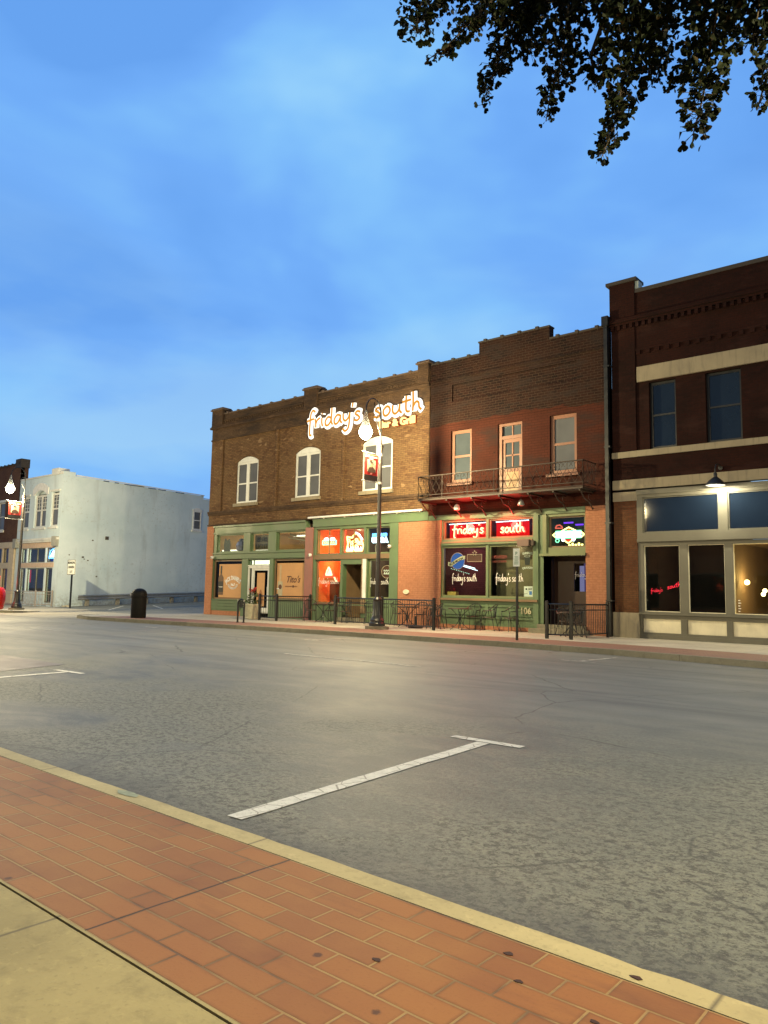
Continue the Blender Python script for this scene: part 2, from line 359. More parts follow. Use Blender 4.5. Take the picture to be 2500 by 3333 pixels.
# ------------------------------------------------------------------ ground
def asphalt(name):
    b = NB(name); g = b.n('ShaderNodeNewGeometry'); P = g.outputs['Position']; p = b.sep(P)
    fl = b.comb(p[0], p[1])
    big = b.noise(fl, .32, 5, .62, .4); mid = b.noise(b.map(fl, (.8, 1.4, 1)), 1.5, 7, .72, .5); fine = b.noise(fl, 34, 3, .7); fine2 = b.noise(fl, 110, 2, .6); pit = b.noise(b.map(fl, (.95, 1.1, 1), (5, 2, 0)), 15, 6, .78, .3); pit2 = b.noise(b.map(fl, (1, 1, 1), (1, 7, 0)), 36, 3, .7, .3)
    base = b.ramp(big, (.38, (.086, .097, .090)), (.5, (.143, .150, .130)), (.60, (.200, .204, .172)))
    base = b.mix(b.val(mid, .46, .58, 0, .6), base, (.225, .212, .162))
    base = b.mix(b.val(mid, .50, .40, 0, .35), base, (.075, .078, .070))
    rough_zone = b.math('MAXIMUM', b.val(big, .43, .53), b.val(p[0], -4.5, -1.5))
    rough_zone = b.math('MULTIPLY', rough_zone, b.val(p[1], 8.0, 6.2))
    base = b.mix(b.math('MULTIPLY', rough_zone, .6), base, (.295, .30, .215))
    base = b.mix(b.math('MULTIPLY', b.math('MULTIPLY', b.val(pit, .50, .57), rough_zone), .78), base, (.052, .047, .036))
    base = b.mix(b.math('MULTIPLY', b.math('MULTIPLY', b.val(pit2, .54, .60), rough_zone), .7), base, (.05, .045, .035))
    base = b.mix(b.math('MULTIPLY', b.val(fine, .35, .70, .5, 0), .9), base, (.06, .058, .048))
    base = b.mix(b.math('MULTIPLY', b.val(fine2, .60, .70), .55), base, (.36, .34, .27))
    yy = b.math('ADD', p[1], b.math('MULTIPLY', b.noise(fl, 2.2, 6, .75), 1.0))
    base = b.mix(b.val(yy, 3.35, 3.75, .72, 0), base, b.mix(fine2, (.05, .053, .05), (.088, .088, .08)))
    seam = b.math('ABSOLUTE', b.math('SUBTRACT', b.math('ADD', p[1], b.math('MULTIPLY', b.noise(b.comb(p[0], 0.0), .5, 4), .8)), 9.7))
    base = b.mix(b.val(seam, .08, .35, .5, 0), base, (.06, .06, .058))
    smooth = b.val(p[1], 6.0, 9.5)
    base = b.mix(b.math('MULTIPLY', smooth, .6), base, b.ramp(b.noise(b.map(fl, (.3, 1.5, 1)), 1.0, 5), (.35, (.14, .148, .14)), (.65, (.225, .23, .205))))
    base = b.mix(b.math('MULTIPLY', b.val(b.noise(b.map(fl, (.12, 2.2, 1)), 1.0, 4), .56, .66, 0, .5), smooth), base, (.09, .092, .09))
    crk = b.n('ShaderNodeTexVoronoi'); crk.feature = 'DISTANCE_TO_EDGE'; crk.inputs['Scale'].default_value = .42; b.l(b.mix(.12, fl, b.n_color(fl, 3.0)), crk.inputs['Vector'])
    base = b.mix(b.math('MULTIPLY', b.val(crk.outputs['Distance'], .0, .006, .7, 0), b.val(big, .46, .52)), base, (.03, .028, .024))
    rg = b.val(big, .3, .7, .56, .72)
    h = b.math('ADD', b.math('MULTIPLY', fine, .6), b.math('ADD', b.math('MULTIPLY', mid, .7), b.math('MULTIPLY', b.math('MULTIPLY', pit, rough_zone), -.8)))
    return b.done(base, rg, bump=h, bstr=.7, bdist=.014, spec=.45)
def concrete(name, c, joints=None, rough=.8):
    b = NB(name); g = b.n('ShaderNodeNewGeometry'); p = b.sep(g.outputs['Position']); fl = b.comb(p[0], p[1], p[2])
    n = b.noise(fl, .9, 5, .6); f = b.noise(fl, 45, 3, .6); sp = b.noise(fl, 7, 5, .7)
    base = b.mix(b.val(n, .3, .7), tuple(x * .78 for x in c), tuple(x * 1.15 for x in c))
    base = b.mix(b.val(sp, .50, .70, 0, .5), base, tuple(x * .5 for x in c)); base = b.mix(b.val(b.noise(fl, 19, 5, .7), .56, .68, 0, .4), base, tuple(min(1, x * 1.35) for x in c))
    base = b.mix(b.val(f, .58, .7, 0, .4), base, tuple(x * .6 for x in c))
    if joints:
        fx = b.math('ABSOLUTE', b.math('SUBTRACT', b.math('FRACT', b.math('DIVIDE', b.math('ADD', p[0], 100.3), joints)), .5))
        base = b.mix(b.val(fx, .008 / joints * 1.5, 0.0, 0, .75), base, (.06, .05, .04))
    return b.done(base, rough, bump=f, bstr=.3, bdist=.006)
def pavers(name, y_ref, pitch, length, x_ref, cols, mortar, ms):
    b = NB(name); g = b.n('ShaderNodeNewGeometry'); p = b.sep(g.outputs['Position'])
    wob = b.noise(b.comb(p[0], p[1]), 2.2, 3)
    u = b.math('SUBTRACT', p[0], x_ref); v = b.math('ADD', b.math('SUBTRACT', p[1], y_ref), b.math('MULTIPLY', b.math('SUBTRACT', wob, .5), .012))
    uv = b.comb(u, v)
    t = b.n('ShaderNodeTexBrick'); b.l(uv, t.inputs['Vector']); t.inputs['Scale'].default_value = 1; t.inputs['Brick Width'].default_value = length; t.inputs['Row Height'].default_value = pitch
    t.inputs['Mortar Size'].default_value = ms; t.inputs['Mortar Smooth'].default_value = .35; t.inputs['Bias'].default_value = 0
    t.inputs['Color1'].default_value = c4(cols[0]); t.inputs['Color2'].default_value = c4(cols[1])
    mj = b.noise(uv, 1.3, 4); b.l(b.ramp(mj, (.40, (.10, .045, .022)), (.52, mortar)), t.inputs['Mortar'])
    n = b.noise(uv, 1.1, 5, .6); f = b.noise(uv, 90, 3, .6); sp = b.noise(uv, 5.5, 4, .6)
    base = b.mix(b.val(n, .35, .65, 0, .7), t.outputs['Color'], b.mix(t.outputs['Fac'], cols[2], mortar))
    base = b.mix(b.val(f, .55, .72, 0, .35), base, tuple(x * .6 for x in cols[0]))
    spot = b.n('ShaderNodeTexVoronoi'); b.l(uv, spot.inputs['Vector']); spot.inputs['Scale'].default_value = 2.6
    base = b.mix(b.val(b.math('ADD', spot.outputs['Distance'], b.math('MULTIPLY', f, .04)), .055, .075, .8, 0), base, (.05, .02, .012))
    edge = b.n('ShaderNodeTexBrick'); b.l(uv, edge.inputs['Vector']); edge.inputs['Scale'].default_value = 1; edge.inputs['Brick Width'].default_value = length; edge.inputs['Row Height'].default_value = pitch; edge.inputs['Mortar Size'].default_value = .02; edge.inputs['Mortar Smooth'].default_value = 1.0
    base = b.mix(b.math('MULTIPLY', b.math('MULTIPLY', edge.outputs['Fac'], b.math('SUBTRACT', 1.0, t.outputs['Fac'])), b.val(sp, .35, .65, .1, .75)), base, tuple(x * .4 for x in cols[0]))
    base = b.mix(b.val(b.noise(b.map(uv, (.5, 2.2, 1)), 1.6, 6, .7), .54, .72, 0, .45), base, (.13, .05, .02))
    crack_u = b.math('ADD', u, b.math('MULTIPLY', b.math('SUBTRACT', b.noise(uv, 6, 3), .5), .02))
    cut = b.math('ABSOLUTE', b.math('SUBTRACT', b.math('FRACT', b.math('DIVIDE', b.math('ADD', crack_u, 100 * 3.06), 3.06)), 0.0))
    w_ = b.math('MULTIPLY', b.math('MINIMUM', cut, b.math('SUBTRACT', 1.0, cut)), 3.06)
    base = b.mix(b.val(b.math('ADD', w_, b.math('MULTIPLY', sp, .004)), .004, .011, .95, 0), base, (.022, .012, .008))
    h = b.math('SUBTRACT', b.math('MULTIPLY', f, .25), t.outputs['Fac'])
    return b.done(base, .72, bump=h, bstr=.6, bdist=.005)

M['asphalt'] = asphalt('asphalt')
M['walk'] = concrete('sidewalk_concrete', (.37, .30, .125), 3.0)
M['far_walk'] = concrete('far_sidewalk_concrete', (.42, .39, .31), 1.5)
M['apron'] = concrete('apron_concrete', (.33, .31, .25))
M['kerb'] = concrete('kerb_concrete', (.47, .39, .19), 2.14)
M['kerb_far'] = concrete('far_kerb_concrete', (.22, .205, .15), 3.0, .9)
M['paver'] = pavers('red_pavers', 1.478, .1225, .262, -2.63, ((.31, .118, .028), (.20, .070, .022), (.34, .150, .036)), (.34, .215, .075), .0055)
M['paver_far'] = pavers('far_red_pavers', 0.0, .12, .26, 0.0, ((.26, .13, .09), (.22, .11, .08), (.28, .15, .10)), (.16, .10, .08), .004)
M['line'] = None
b = NB('road_paint'); g = b.n('ShaderNodeNewGeometry'); p = b.sep(g.outputs['Position']); fl = b.comb(p[0], p[1]); n = b.noise(fl, 14, 5, .7); v = b.n('ShaderNodeTexVoronoi'); v.feature = 'DISTANCE_TO_EDGE'; b.l(fl, v.inputs['Vector']); v.inputs['Scale'].default_value = 5.5
c_ = b.mix(b.val(n, .3, .7), (.55, .54, .46), (.78, .76, .66)); c_ = b.mix(b.val(v.outputs['Distance'], .010, .028, .8, 0), c_, (.22, .19, .14)); c_ = b.mix(b.val(b.noise(fl, 45, 3, .6), .60, .68, 0, .7), c_, (.2, .19, .16))
M['line'] = b.done(c_, .7, bump=n, bstr=.2)
b = NB('worn_road_paint'); g = b.n('ShaderNodeNewGeometry'); p = b.sep(g.outputs['Position']); fl = b.comb(p[0], p[1]); n = b.noise(fl, 6, 5, .75)
M['line_worn'] = b.done(b.mix(b.val(n, .40, .60), (.20, .195, .17), (.60, .58, .50)), .7)

KERB = [(-31.75, 17.6), (-31.8, 17.1), (-31.5, 16.55), (-30.9, 16.15), (-29.4, 15.82), (-27, 15.95), (-24.5, 16.2), (-21.5, 16.5), (-18.5, 16.75), (-14.3, 16.95), (-10.6, 17.1), (-7.4, 16.95), (-5.2, 16.55), (-4, 16.3), (0, 15.75), (8, 15.4), (30, 15.2)]
structure('ground', MB().box(-400, 400, -400, 900, -1.2, -0.02), plain('ground_earth', (.10, .10, .08), .9))
rd = flat(); rd.quad((-400, 2.6, 0), (400, 2.6, 0), (400, 19, 0), (-400, 19, 0)); structure('road', rd, M['asphalt'])
# near side: kerb, red paver band, concrete walk
nk = flat(); random.seed(4); xs_ = [-120, -60, -30] + [-20 + .12 * i for i in range(220)] + [10, 30, 60]; rows_ = []
for x in xs_:
    j = random.gauss(0, .0022) if -20 <= x <= 7 else 0; chip = .012 if (random.random() < .02) else 0
    rows_.append([(x, 2.47, -.02), (x, 2.47, .129), (x, 2.585 + j - chip, .130), (x, 2.598 + j - chip * .5, .122 - chip * .5), (x, 2.606 + j, .105 - chip), (x, 2.622 + j * .5, -.02)])
for i in range(len(rows_) - 1):
    for k in range(5): nk.quad(rows_[i][k], rows_[i + 1][k], rows_[i + 1][k + 1], rows_[i][k + 1])
structure('near_kerb', nk, M['kerb'])
random.seed(9)
structure('paver_band', MB().box(-120, 60, 1.478, 2.462, -.05, .13), M['paver'])
structure('paver_edge_strip', MB().box(-120, 60, 1.462, 1.474, -.05, .133), M['walk'])
structure('near_sidewalk', MB().box(-120, 60, -4.0, 1.455, -.05, .13), M['walk'])
# far side
poly = KERB + [(30, 24), (-31.2, 24)]
inn = [(x, y + .17) for x, y in KERB[4:]]
kb = MB(); outer = KERB
def offs(pts, d):
    o = []
    for i, p in enumerate(pts):
        a = Vector(pts[max(i - 1, 0)]); c = Vector(pts[min(i + 1, len(pts) - 1)]); t = (c - a).normalized(); o.append((p[0] - t.y * d, p[1] + t.x * d))
    return o
K2 = offs(KERB, .17); K3 = offs(KERB, 2.0)
for i in range(len(KERB) - 1):
    a, b_, c, d = KERB[i], KERB[i + 1], K2[i + 1], K2[i]
    kb.quad((*a, -.02), (*b_, -.02), (b_[0], b_[1] + .02, .132), (a[0], a[1] + .02, .132)); kb.quad((a[0], a[1] + .02, .132), (b_[0], b_[1] + .02, .132), (*c, .132), (*d, .132))
structure('far_kerb', kb, M['kerb_far'])
pb = flat()
for i in range(4, len(KERB) - 1): pb.quad((*K2[i], .130), (*K2[i + 1], .130), (*K3[i + 1], .130), (*K3[i], .130))
structure('far_paver_band', pb, M['paver_far'])
fw = flat(); fw.v = [Vector((x, y, .126)) for x, y in K2 + [(30, 23.0), (-31.4, 23.0)]]; fw.face(tuple(range(len(fw.v)))); structure('far_sidewalk', fw, M['far_walk'])
# left block: kerb turning into the alley
LK = [(-90, 15.1), (-45, 15.3), (-40, 15.45), (-38.2, 15.75), (-37.5, 16.3), (-37.9, 17.2), (-38.9, 18.3)]
LK2 = offs(LK, .17); kb = MB()
for i in range(len(LK) - 1):
    a, b_, c, d = LK[i], LK[i + 1], LK2[i + 1], LK2[i]; h0 = .12 if i < 4 else .12 * (1 - (i - 4) / 2); h1 = .12 if i < 3 else .12 * (1 - (i - 3) / 3)
    kb.quad((*a, -.02), (*b_, -.02), (b_[0], b_[1] + .02, h1), (a[0], a[1] + .02, h0 if i else .12)); kb.quad((a[0], a[1] + .02, h0 if i else .12), (b_[0], b_[1] + .02, h1), (*c, h1), (*d, h0 if i else .12))
structure('left_kerb', kb, M['kerb_far'])
lw = flat(); lw.v = [Vector((x, y, .10 if i < 5 else .012)) for i, (x, y) in enumerate(LK2)] + [Vector(q) for q in ((-39.3, 20, .03), (-40, 23, .06), (-90, 23, .1))]
lw.face(tuple(range(len(lw.v)))); structure('left_sidewalk', lw, M['far_walk'])
ap = flat(); ap.quad((-40, 16.9, .006), (-31.6, 16.9, .006), (-30.6, 21.0, .03), (-40, 21.0, .03)); ap.quad((-40, 15.0, .004), (-31.5, 15.0, .004), (-31.5, 16.9, .006), (-40, 16.9, .006)); structure('driveway_apron', ap, M['apron'])
pl = flat(); pl.quad((-45.6, 21.0, .02), (-30.4, 21.0, .02), (-30.4, 75, 1.9), (-45.6, 75, 1.9)); structure('parking_lot', pl, M['asphalt'])

def marking(name, pts, w, z=.005, mat='line', ends=None):
    mb = flat()
    for (x0, y0), (x1, y1) in pts:
        d = Vector((x1 - x0, y1 - y0)).normalized(); n_ = Vector((-d.y, d.x)) * w / 2
        k = max(2, int((Vector((x1 - x0, y1 - y0)).length) / .25)); base = len(mb.v)
        for i in range(k + 1):
            t = i / k; c = Vector((x0 + (x1 - x0) * t, y0 + (y1 - y0) * t)); j1 = random.uniform(-.005, .005); j2 = random.uniform(-.005, .005)
            zz = z(c.x, c.y) if callable(z) else z
            mb.v.append(Vector((c.x + n_.x + j1, c.y + n_.y + j1, zz))); mb.v.append(Vector((c.x - n_.x + j2, c.y - n_.y + j2, zz)))
        for i in range(k): a = base + 2 * i; mb.face((a, a + 1, a + 3, a + 2))
    return structure(name, mb, M[mat])
marking('parking_line', [((-3.66, 2.97), (-3.86, 5.975))], .125); marking('parking_line', [((-4.24, 6.03), (-3.50, 6.06))], .105)
marking('parking_line', [((-11.35, 2.97), (-11.62, 5.94))], .125); marking('parking_line', [((-12.03, 5.99), (-11.25, 6.04))], .105)
for x in (-39.4, -25.8, -12.2, 1.4): marking('lane_line', [((x, 11.1), (x + 3.6, 11.15))], .11, mat='line_worn')
for x in (-30.9, -23.0, -15.2, -7.2, .6):
    ky = 16.0 if x < -20 else 16.75
    if x > -8: ky = 16.6
    marking('parking_line', [((x - .4, 14.75), (x + .38, 14.7))], .10, mat='line_worn'); marking('parking_line', [((x, 14.83), (x + .15, ky - .25))], .10, mat='line_worn')
lot = lambda x, y: .02 + (y - 21) * .0348 + .006
for a, b_ in (((-39.0, 22.2), (-43.2, 25.6)), ((-42.4, 27.2), (-38.0, 25.0)), ((-43.0, 28.4), (-44.9, 38)), ((-38.0, 24.2), (-37.2, 28.6)), ((-36.6, 25.2), (-36.0, 26.6))): marking('lot_line', [(a, b_)], .11, z=lot)
pq = flat(); pq.quad((-17.5, 5.25, .0042), (-12.35, 5.28, .0042), (-12.75, 6.5, .0042), (-17.5, 6.45, .0042)); structure('road_patch', pq, plain('dark_patch_asphalt', (.115, .098, .092), .6, scale=3))
pq = flat(); pq.quad((-40, 15.5, .0032), (40, 15.5, .0032), (40, 15.8, .0032), (-40, 15.8, .0032))
# blue utility mark on near kerb
bl = flat(); pts = [(-4.26, 2.555), (-4.19, 2.515), (-4.10, 2.52), (-4.03, 2.54), (-4.06, 2.575), (-4.13, 2.585), (-4.21, 2.58)]; bl.v = [Vector((x, y, .1322)) for x, y in pts]; bl.face(tuple(range(7)))
structure('blue_spray_mark', bl, plain('blue_spray', (.30, .34, .23), .85, var=.3, scale=20))

# ------------------------------------------------------------------ building helpers
F = 22.4
def window(parent, x0, x1, z0, z1, y, fmat, pmat, fw=.07, posts=(), rails=(), dep=.06, sill=None, pw=None, name='window', pdep=.04):
    mb = MB(); mb.box(x0, x0 + fw, y, y + dep, z0, z1); mb.box(x1 - fw, x1, y, y + dep, z0, z1); mb.box(x0 + fw, x1 - fw, y, y + dep, z0, z0 + fw); mb.box(x0 + fw, x1 - fw, y, y + dep, z1 - fw, z1)
    pw = pw or fw
    for p in posts: mb.box(p - pw / 2, p + pw / 2, y + .004, y + dep, z0 + fw, z1 - fw)
    for r in rails: mb.box(x0 + fw, x1 - fw, y + .012, y + dep - .003, r - fw * .35, r + fw * .35)
    w = mb.build(name, fmat, parent)
    pq = MB(); pq.box(x0 + fw * .5, x1 - fw * .5, y + pdep, y + pdep + .012, z0 + fw * .5, z1 - fw * .5); pq.build('pane', pmat, w)
    if sill: s_ = MB(); s_.box(x0 - .1, x1 + .08, sill[1] - .10, y + dep, z0 - sill[0], z0 - .002); s_.build('sill', sill[2], w)
    return w
def arc_pts(x0, x1, zs, rise, n=10):
    w = x1 - x0; rad = (w * w / 4 + rise * rise) / (2 * rise); cx = (x0 + x1) / 2; cz = zs + rise - rad; a = math.asin(w / 2 / rad)
    return [(cx + rad * math.sin(-a + 2 * a * i / n), cz + rad * math.cos(-a + 2 * a * i / n)) for i in range(n + 1)]
def spandrel(mb, x0, x1, zs, rise, ztop, y, n=10):      # brick between an arch and the flat top of the opening
    P = arc_pts(x0, x1, zs, rise, n)
    for i in range(n):
        mb.quad((P[i][0], y, P[i][1]), (P[i + 1][0], y, P[i + 1][1]), (P[i + 1][0], y, ztop), (P[i][0], y, ztop))
        mb.quad((P[i][0], y, P[i][1]), (P[i][0], y + .2, P[i][1]), (P[i + 1][0], y + .2, P[i + 1][1]), (P[i + 1][0], y, P[i + 1][1]))
def room(parent, x0, x1, y0, y1, z0, z1, mats, name='interior'):     # open towards the street
    mb = flat(); mb.cur = 0; mb.quad((x0, y1, z0), (x1, y1, z0), (x1, y1, z1), (x0, y1, z1)); mb.cur = 1; mb.quad((x0, y0, z0), (x0, y1, z0), (x0, y1, z1), (x0, y0, z1)); mb.quad((x1, y0, z0), (x1, y0, z1), (x1, y1, z1), (x1, y1, z0))
    mb.quad((x0, y0, z1), (x1, y0, z1), (x1, y1, z1), (x0, y1, z1)); mb.cur = 2; mb.quad((x0, y0, z0), (x1, y0, z0), (x1, y1, z0), (x0, y1, z0)); mb.cur = 0
    return mb.build(name, mats, parent)
def light_point(name, loc, w, colr, rad=.12, parent=None):
    d = bpy.data.lights.new(name, 'POINT'); d.energy = w; d.color = colr; d.shadow_soft_size = rad; o = bpy.data.objects.new(name, d); col.objects.link(o)
    if parent: o.parent = parent; o.location = Vector(loc) - WORLD[parent.name]; WORLD[o.name] = WORLD[parent.name]
    else: o.location = loc
    return o
def coping(mb, x0, x1, z, y0, y1, step=.8, h=.09):
    mb.box(x0, x1, y0 - .03, y1 + .04, z, z + h * .6)
    x = x0 + .3
    while x < x1 - .05: mb.box(x - .06, x + .06, y0 - .05, y1 + .06, z - .01, z + h * .6 + .045); x += step

# ------------------------------------------------------------------ BUILDING A: tan brick two-storey corner bar
A = thing('brick_bar', 'two storey tan brick bar building with arched white windows and green shopfront by the alley', 'building', (-23.5, F, .13))
mb = flat()
WA = [(-28.5, -26.93, 5.38, 7.62), (-24.42, -22.84, 5.38, 7.62), (-20.42, -18.81, 5.38, 7.62)]
mb.wall(-29.62, -17.6, 5.04, 8.64, F + .06, WA, .22)                     # recessed panels
for (a, c) in ((-30.46, -29.58), (-25.72, -25.58), (-21.53, -21.40), (-17.62, -16.96)): mb.wall(a, c, 5.04, 8.64, F, (), .3)
mb.wall(-30.46, -16.96, 4.38, 5.04, F, (), .3)
for a, bb, c, d in WA: spandrel(mb, a, bb, 7.36, .25, 7.62, F + .06)
mb.quad((-30.46, F, .13), (-30.46, 38, .13), (-30.46, 38, 9.6), (-30.46, F, 9.6))
mb.quad((-30.46, 38, .13), (-16.96, 38, .13), (-16.96, 38, 8.6), (-30.46, 38, 8.6)); mb.quad((-16.965, F, 8.0), (-16.965, 38, 8.0), (-16.965, 38, 9.6), (-16.965, F, 9.6))
mb.quad((-30.46, F + .3, 4.38), (-30.46, F + .3, 9.88), (-16.96, F + .3, 9.88), (-16.96, F + .3, 8.4))
mb.build('wall', M['brick_tan'], A)
mb = flat(); mb.wall(-30.46, -16.96, 8.64, 9.2, F - .002, (), .3); mb.wall(-30.46, -16.96, 9.36, 9.88, F, (), .3); mb.build('parapet', M['brick_tan_dark'], A)
mb = MB(); mb.box(-30.54, -16.93, F - .10, F + .3, 9.2, 9.30); mb.box(-30.50, -16.95, F - .06, F + .3, 9.30, 9.362); mb.box(-30.5, -16.95, F - .07, F - .005, 4.99, 5.10); mb.box(-30.49, -16.95, F - .04, F - .005, 4.90, 4.985)
mb.box(-30.49, -16.95, F - .03, F - .004, 8.60, 8.68); mb.box(-30.49, -16.95, F - .05, F - .003, 4.40, 4.46)
mb.box(-29.5, -23.95, F - .045, F - .004, 9.56, 9.62); mb.box(-22.95, -17.55, F - .045, F - .004, 9.60, 9.66)
x = -29.45
while x < -17.6:
    if not -24.0 < x < -22.95: mb.box(x, x + .07, F - .03, F - .003, 9.43, 9.52)
    x += .16
mb.build('cornice', M['brick_tan_dark'], A)
for (a, c) in ((-30.49, -29.56), (-23.90, -23.0), (-17.55, -16.93)):
    q = MB(); z0 = 9.30 if a > -24 and a < -20 else 9.362; q.box(a + .05, c - .05, F - .08, F + .42, z0, 10.12); q.build('pilaster', M['brick_tan_dark'], A)
    q = MB(); q.box(a - .02, c + .02, F - .14, F + .48, 10.12, 10.18); q.box(a + .02, c - .02, F - .1, F + .44, 10.18, 10.235); q.build('pilaster_cap', M['tile_coping'], A)
q = MB(); coping(q, -29.6, -23.87, 9.88, F, F + .3); coping(q, -23.03, -17.52, 9.88, F, F + .3); q.build('coping', M['tile_coping'], A)
q = MB(); q.slab([(-30.4, F + .3), (-17, F + .3), (-17, 38), (-30.4, 38)], 8.9, 9.0); q.build('roof', M['roof'], A)
for a, bb, c, d in WA:
    mid = (a + bb) / 2
    w = window(A, a + .012, bb - .012, 5.395, 7.34, F + .10, M['white_trim'], M['glass_up'], fw=.09, posts=(mid,), rails=(6.33,), sill=(.15, F + .06, M['stone']), pw=.20)
    P = [(x, z - .015) for x, z in arc_pts(a + .012, bb - .012, 7.36, .25)]; q = MB(); q.prism([(a + .012, 7.345)] + P + [(bb - .012, 7.345)], F + .085, F + .16); q.build('arch_panel', M['white_trim'], w)
# shopfront, left bay
q = flat(); q.wall(-30.52, -30.0, .13, 4.38, F - .012, (), .3); q.wall(-30.0, -27.79, .13, .34, F + .03, (), .2); q.build('corner_pier', M['orange'], A)
q = flat(); q.wall(-23.55, -23.08, .13, 4.05, F - .02, (), .3); q.build('pink_pier', M['pink'], A)
T = [(-29.78, -27.74, 3.10, 3.95), (-27.27, -26.0, 3.10, 3.95), (-25.48, -23.6, 3.10, 3.95)]
q = flat(); q.wall(-30.0, -23.55, .34, 4.37, F + .02, T + [(-29.98, -27.80, .86, 2.76), (-27.38, -25.86, .34, 2.74), (-25.62, -23.6, .92, 2.74)], .22)
q.wall(-27.80, -27.38, .13, .34, F + .02, (), .2); q.wall(-25.86, -23.55, .13, .34, F + .02, (), .2); q.build('shopfront', M['green'], A)
q = MB(); q.box(-30.0, -23.55, F - .05, F + .017, 4.30, 4.38); q.box(-30.0, -23.55, F - .02, F + .017, 3.99, 4.05); q.box(-30.0, -23.55, F - .03, F + .017, 3.02, 3.08); q.box(-30.0, -23.55, F - .025, F + .017, 2.78, 2.84)
for z in (.42, .56, .70): q.box(-29.96, -27.8, F - .012, F + .017, z, z + .10)
q.box(-29.98, -27.8, F - .03, F + .05, .84, .885); q.box(-25.6, -23.6, F - .03, F + .05, .90, .95); q.build('trim', M['green'], A)
for (a, bb, c, d) in T:
    w = window(A, a, bb, c, d, F + .10, M['green'], M['glass'], fw=.05, name='transom_window')
# lit room behind transoms
rm = room(A, -29.95, -23.6, F + .3, F + 6, 2.78, 4.25, [M['room_warm'], M['room_warm'], M['room_warm']])
for bxx in ((-25.3, -23.9, F + .9, F + .97, 3.78, 3.84), (-29.7, -27.8, F + .32, F + .36, 3.15, 3.24), (-27.2, -26.1, F + .32, F + .36, 3.15, 3.20)): q = MB(); q.box(*bxx); q.build('tube_light', M['shop_light'], rm)
q = MB(); q.tube([(-25.4, F + .8, 3.86), (-23.7, F + 1.6, 3.62)], .05, 8); q.tube([(-25.4, F + 1.4, 3.9), (-23.7, F + 2.2, 3.72)], .035, 8); q.tube([(-25.3, F + .6, 3.72), (-23.7, F + .9, 3.46)], .02, 6); q.build('ceiling_pipe', M['cream'], rm)
light_point('room_light', (-26.6, F + 2.6, 3.7), 190, (1, .80, .50), .2, rm)
# covered display windows with printed bottles
def display(x0, x1, z0, z1, ox0, ox1, oz0, oz1):
    w = window(A, ox0, ox1, oz0, oz1, F + .10, M['brown_trim'], M['glass_black'], fw=.07, name='display_window', pdep=.05)
    q = MB(); q.box(x0, x1, F + .135, F + .139, z0, z1)
    q.v = [Vector((v.x, v.y - .0, v.z)) for v in q.v]; p = q.build('paper_cover', M['paper'], w); return p
p1 = display(-29.62, -27.88, .96, 2.54, -29.96, -27.82, .88, 2.74)
yy = F + .13
q = MB()
prof = [(.28, 0), (.28, 1.0), (.24, 1.08), (.08, 1.2), (.075, 1.62), (0, 1.62)]
def bottle_poly(cx, z0, hw, h, neck=.28, nh=.30):     # flat printed bottle outline
    sh = h * (1 - nh); return [(cx - hw, z0), (cx + hw, z0), (cx + hw, z0 + sh * .86), (cx + hw * neck * 1.2, z0 + sh), (cx + hw * neck, z0 + h), (cx - hw * neck, z0 + h), (cx - hw * neck * 1.2, z0 + sh), (cx - hw, z0 + sh * .86)]
q.prism(bottle_poly(-29.46, 1.08, .19, 1.38), yy - .002, yy); q.build('printed_bottle', plain('print_dark_amber', (.12, .065, .035), .6), p1)
q = MB(); q.box(-29.64, -29.28, yy - .005, yy - .003, 1.22, 1.72); q.build('printed_label', M['ink'], p1); q = MB(); q.box(-29.52, -29.40, yy - .005, yy - .003, 2.10, 2.45); q.build('printed_neck_label', M['ink'], p1)
q = MB(); q.text("JACK DANIEL'S", -28.55, 1.80, .27, yy - .004, .004, .010, 0, 'CENTER', .60, arc=.72)
q.text("No.7", -28.55, 1.52, .16, yy - .004, .004, .008, 0, 'CENTER', .9)
for i in range(3):
    rr = (.36, .24)[0] - i * .05; q.tube([(-28.55 + rr * math.cos(t), yy - .003, 1.585 + rr * .62 * math.sin(t)) for t in [math.pi * k / 14 - math.pi for k in range(15)]], .011, 4)
q.text("Tennessee", -29.46, 1.44, .07, yy - .008, .003, .002, 0, 'CENTER'); q.build('lettering', M['letterwhite'], p1)
p2 = display(-25.46, -23.68, 1.02, 2.55, -25.60, -23.62, .95, 2.72)
q = MB(); q.prism(bottle_poly(-25.22, 1.06, .16, 1.42, .3, .5), yy - .002, yy); q.build('printed_bottle', plain('print_clear_glass', (.50, .36, .20), .5), p2)
q = MB(); q.box(-25.37, -25.07, yy - .005, yy - .003, 1.08, 1.74); q.build('printed_label', plain('print_grey_label', (.42, .38, .26), .6), p2)
q = MB(); q.text("Tito's", -24.86, 1.70, .40, yy - .004, .004, .006, .35, 'LEFT', .98); q.text("HANDMADE   VODKA", -24.9, 1.50, .075, yy - .004, .003, .0, 0, 'LEFT', 1.05)
q.lathe([(0.001, 0), (.05, 0)], (0, 0, 0), 10, False) if False else None
cpts = [(-24.38 + .055 * math.cos(t * .5236), 1.525 + .055 * math.sin(t * .5236)) for t in range(12)]; q.prism(cpts, yy - .006, yy - .003)
cpts = [(-25.22 + .11 * math.cos(t * .5236), 1.50 + .11 * math.sin(t * .5236)) for t in range(12)]; q.prism(cpts, yy - .009, yy - .006); q.build('lettering', M['inkbrown'], p2)
q = MB(); q.box(-25.44, -25.28, yy - .012, yy - .009, 1.40, 1.44); q.build('label_band', M['letterwhite'], p2)
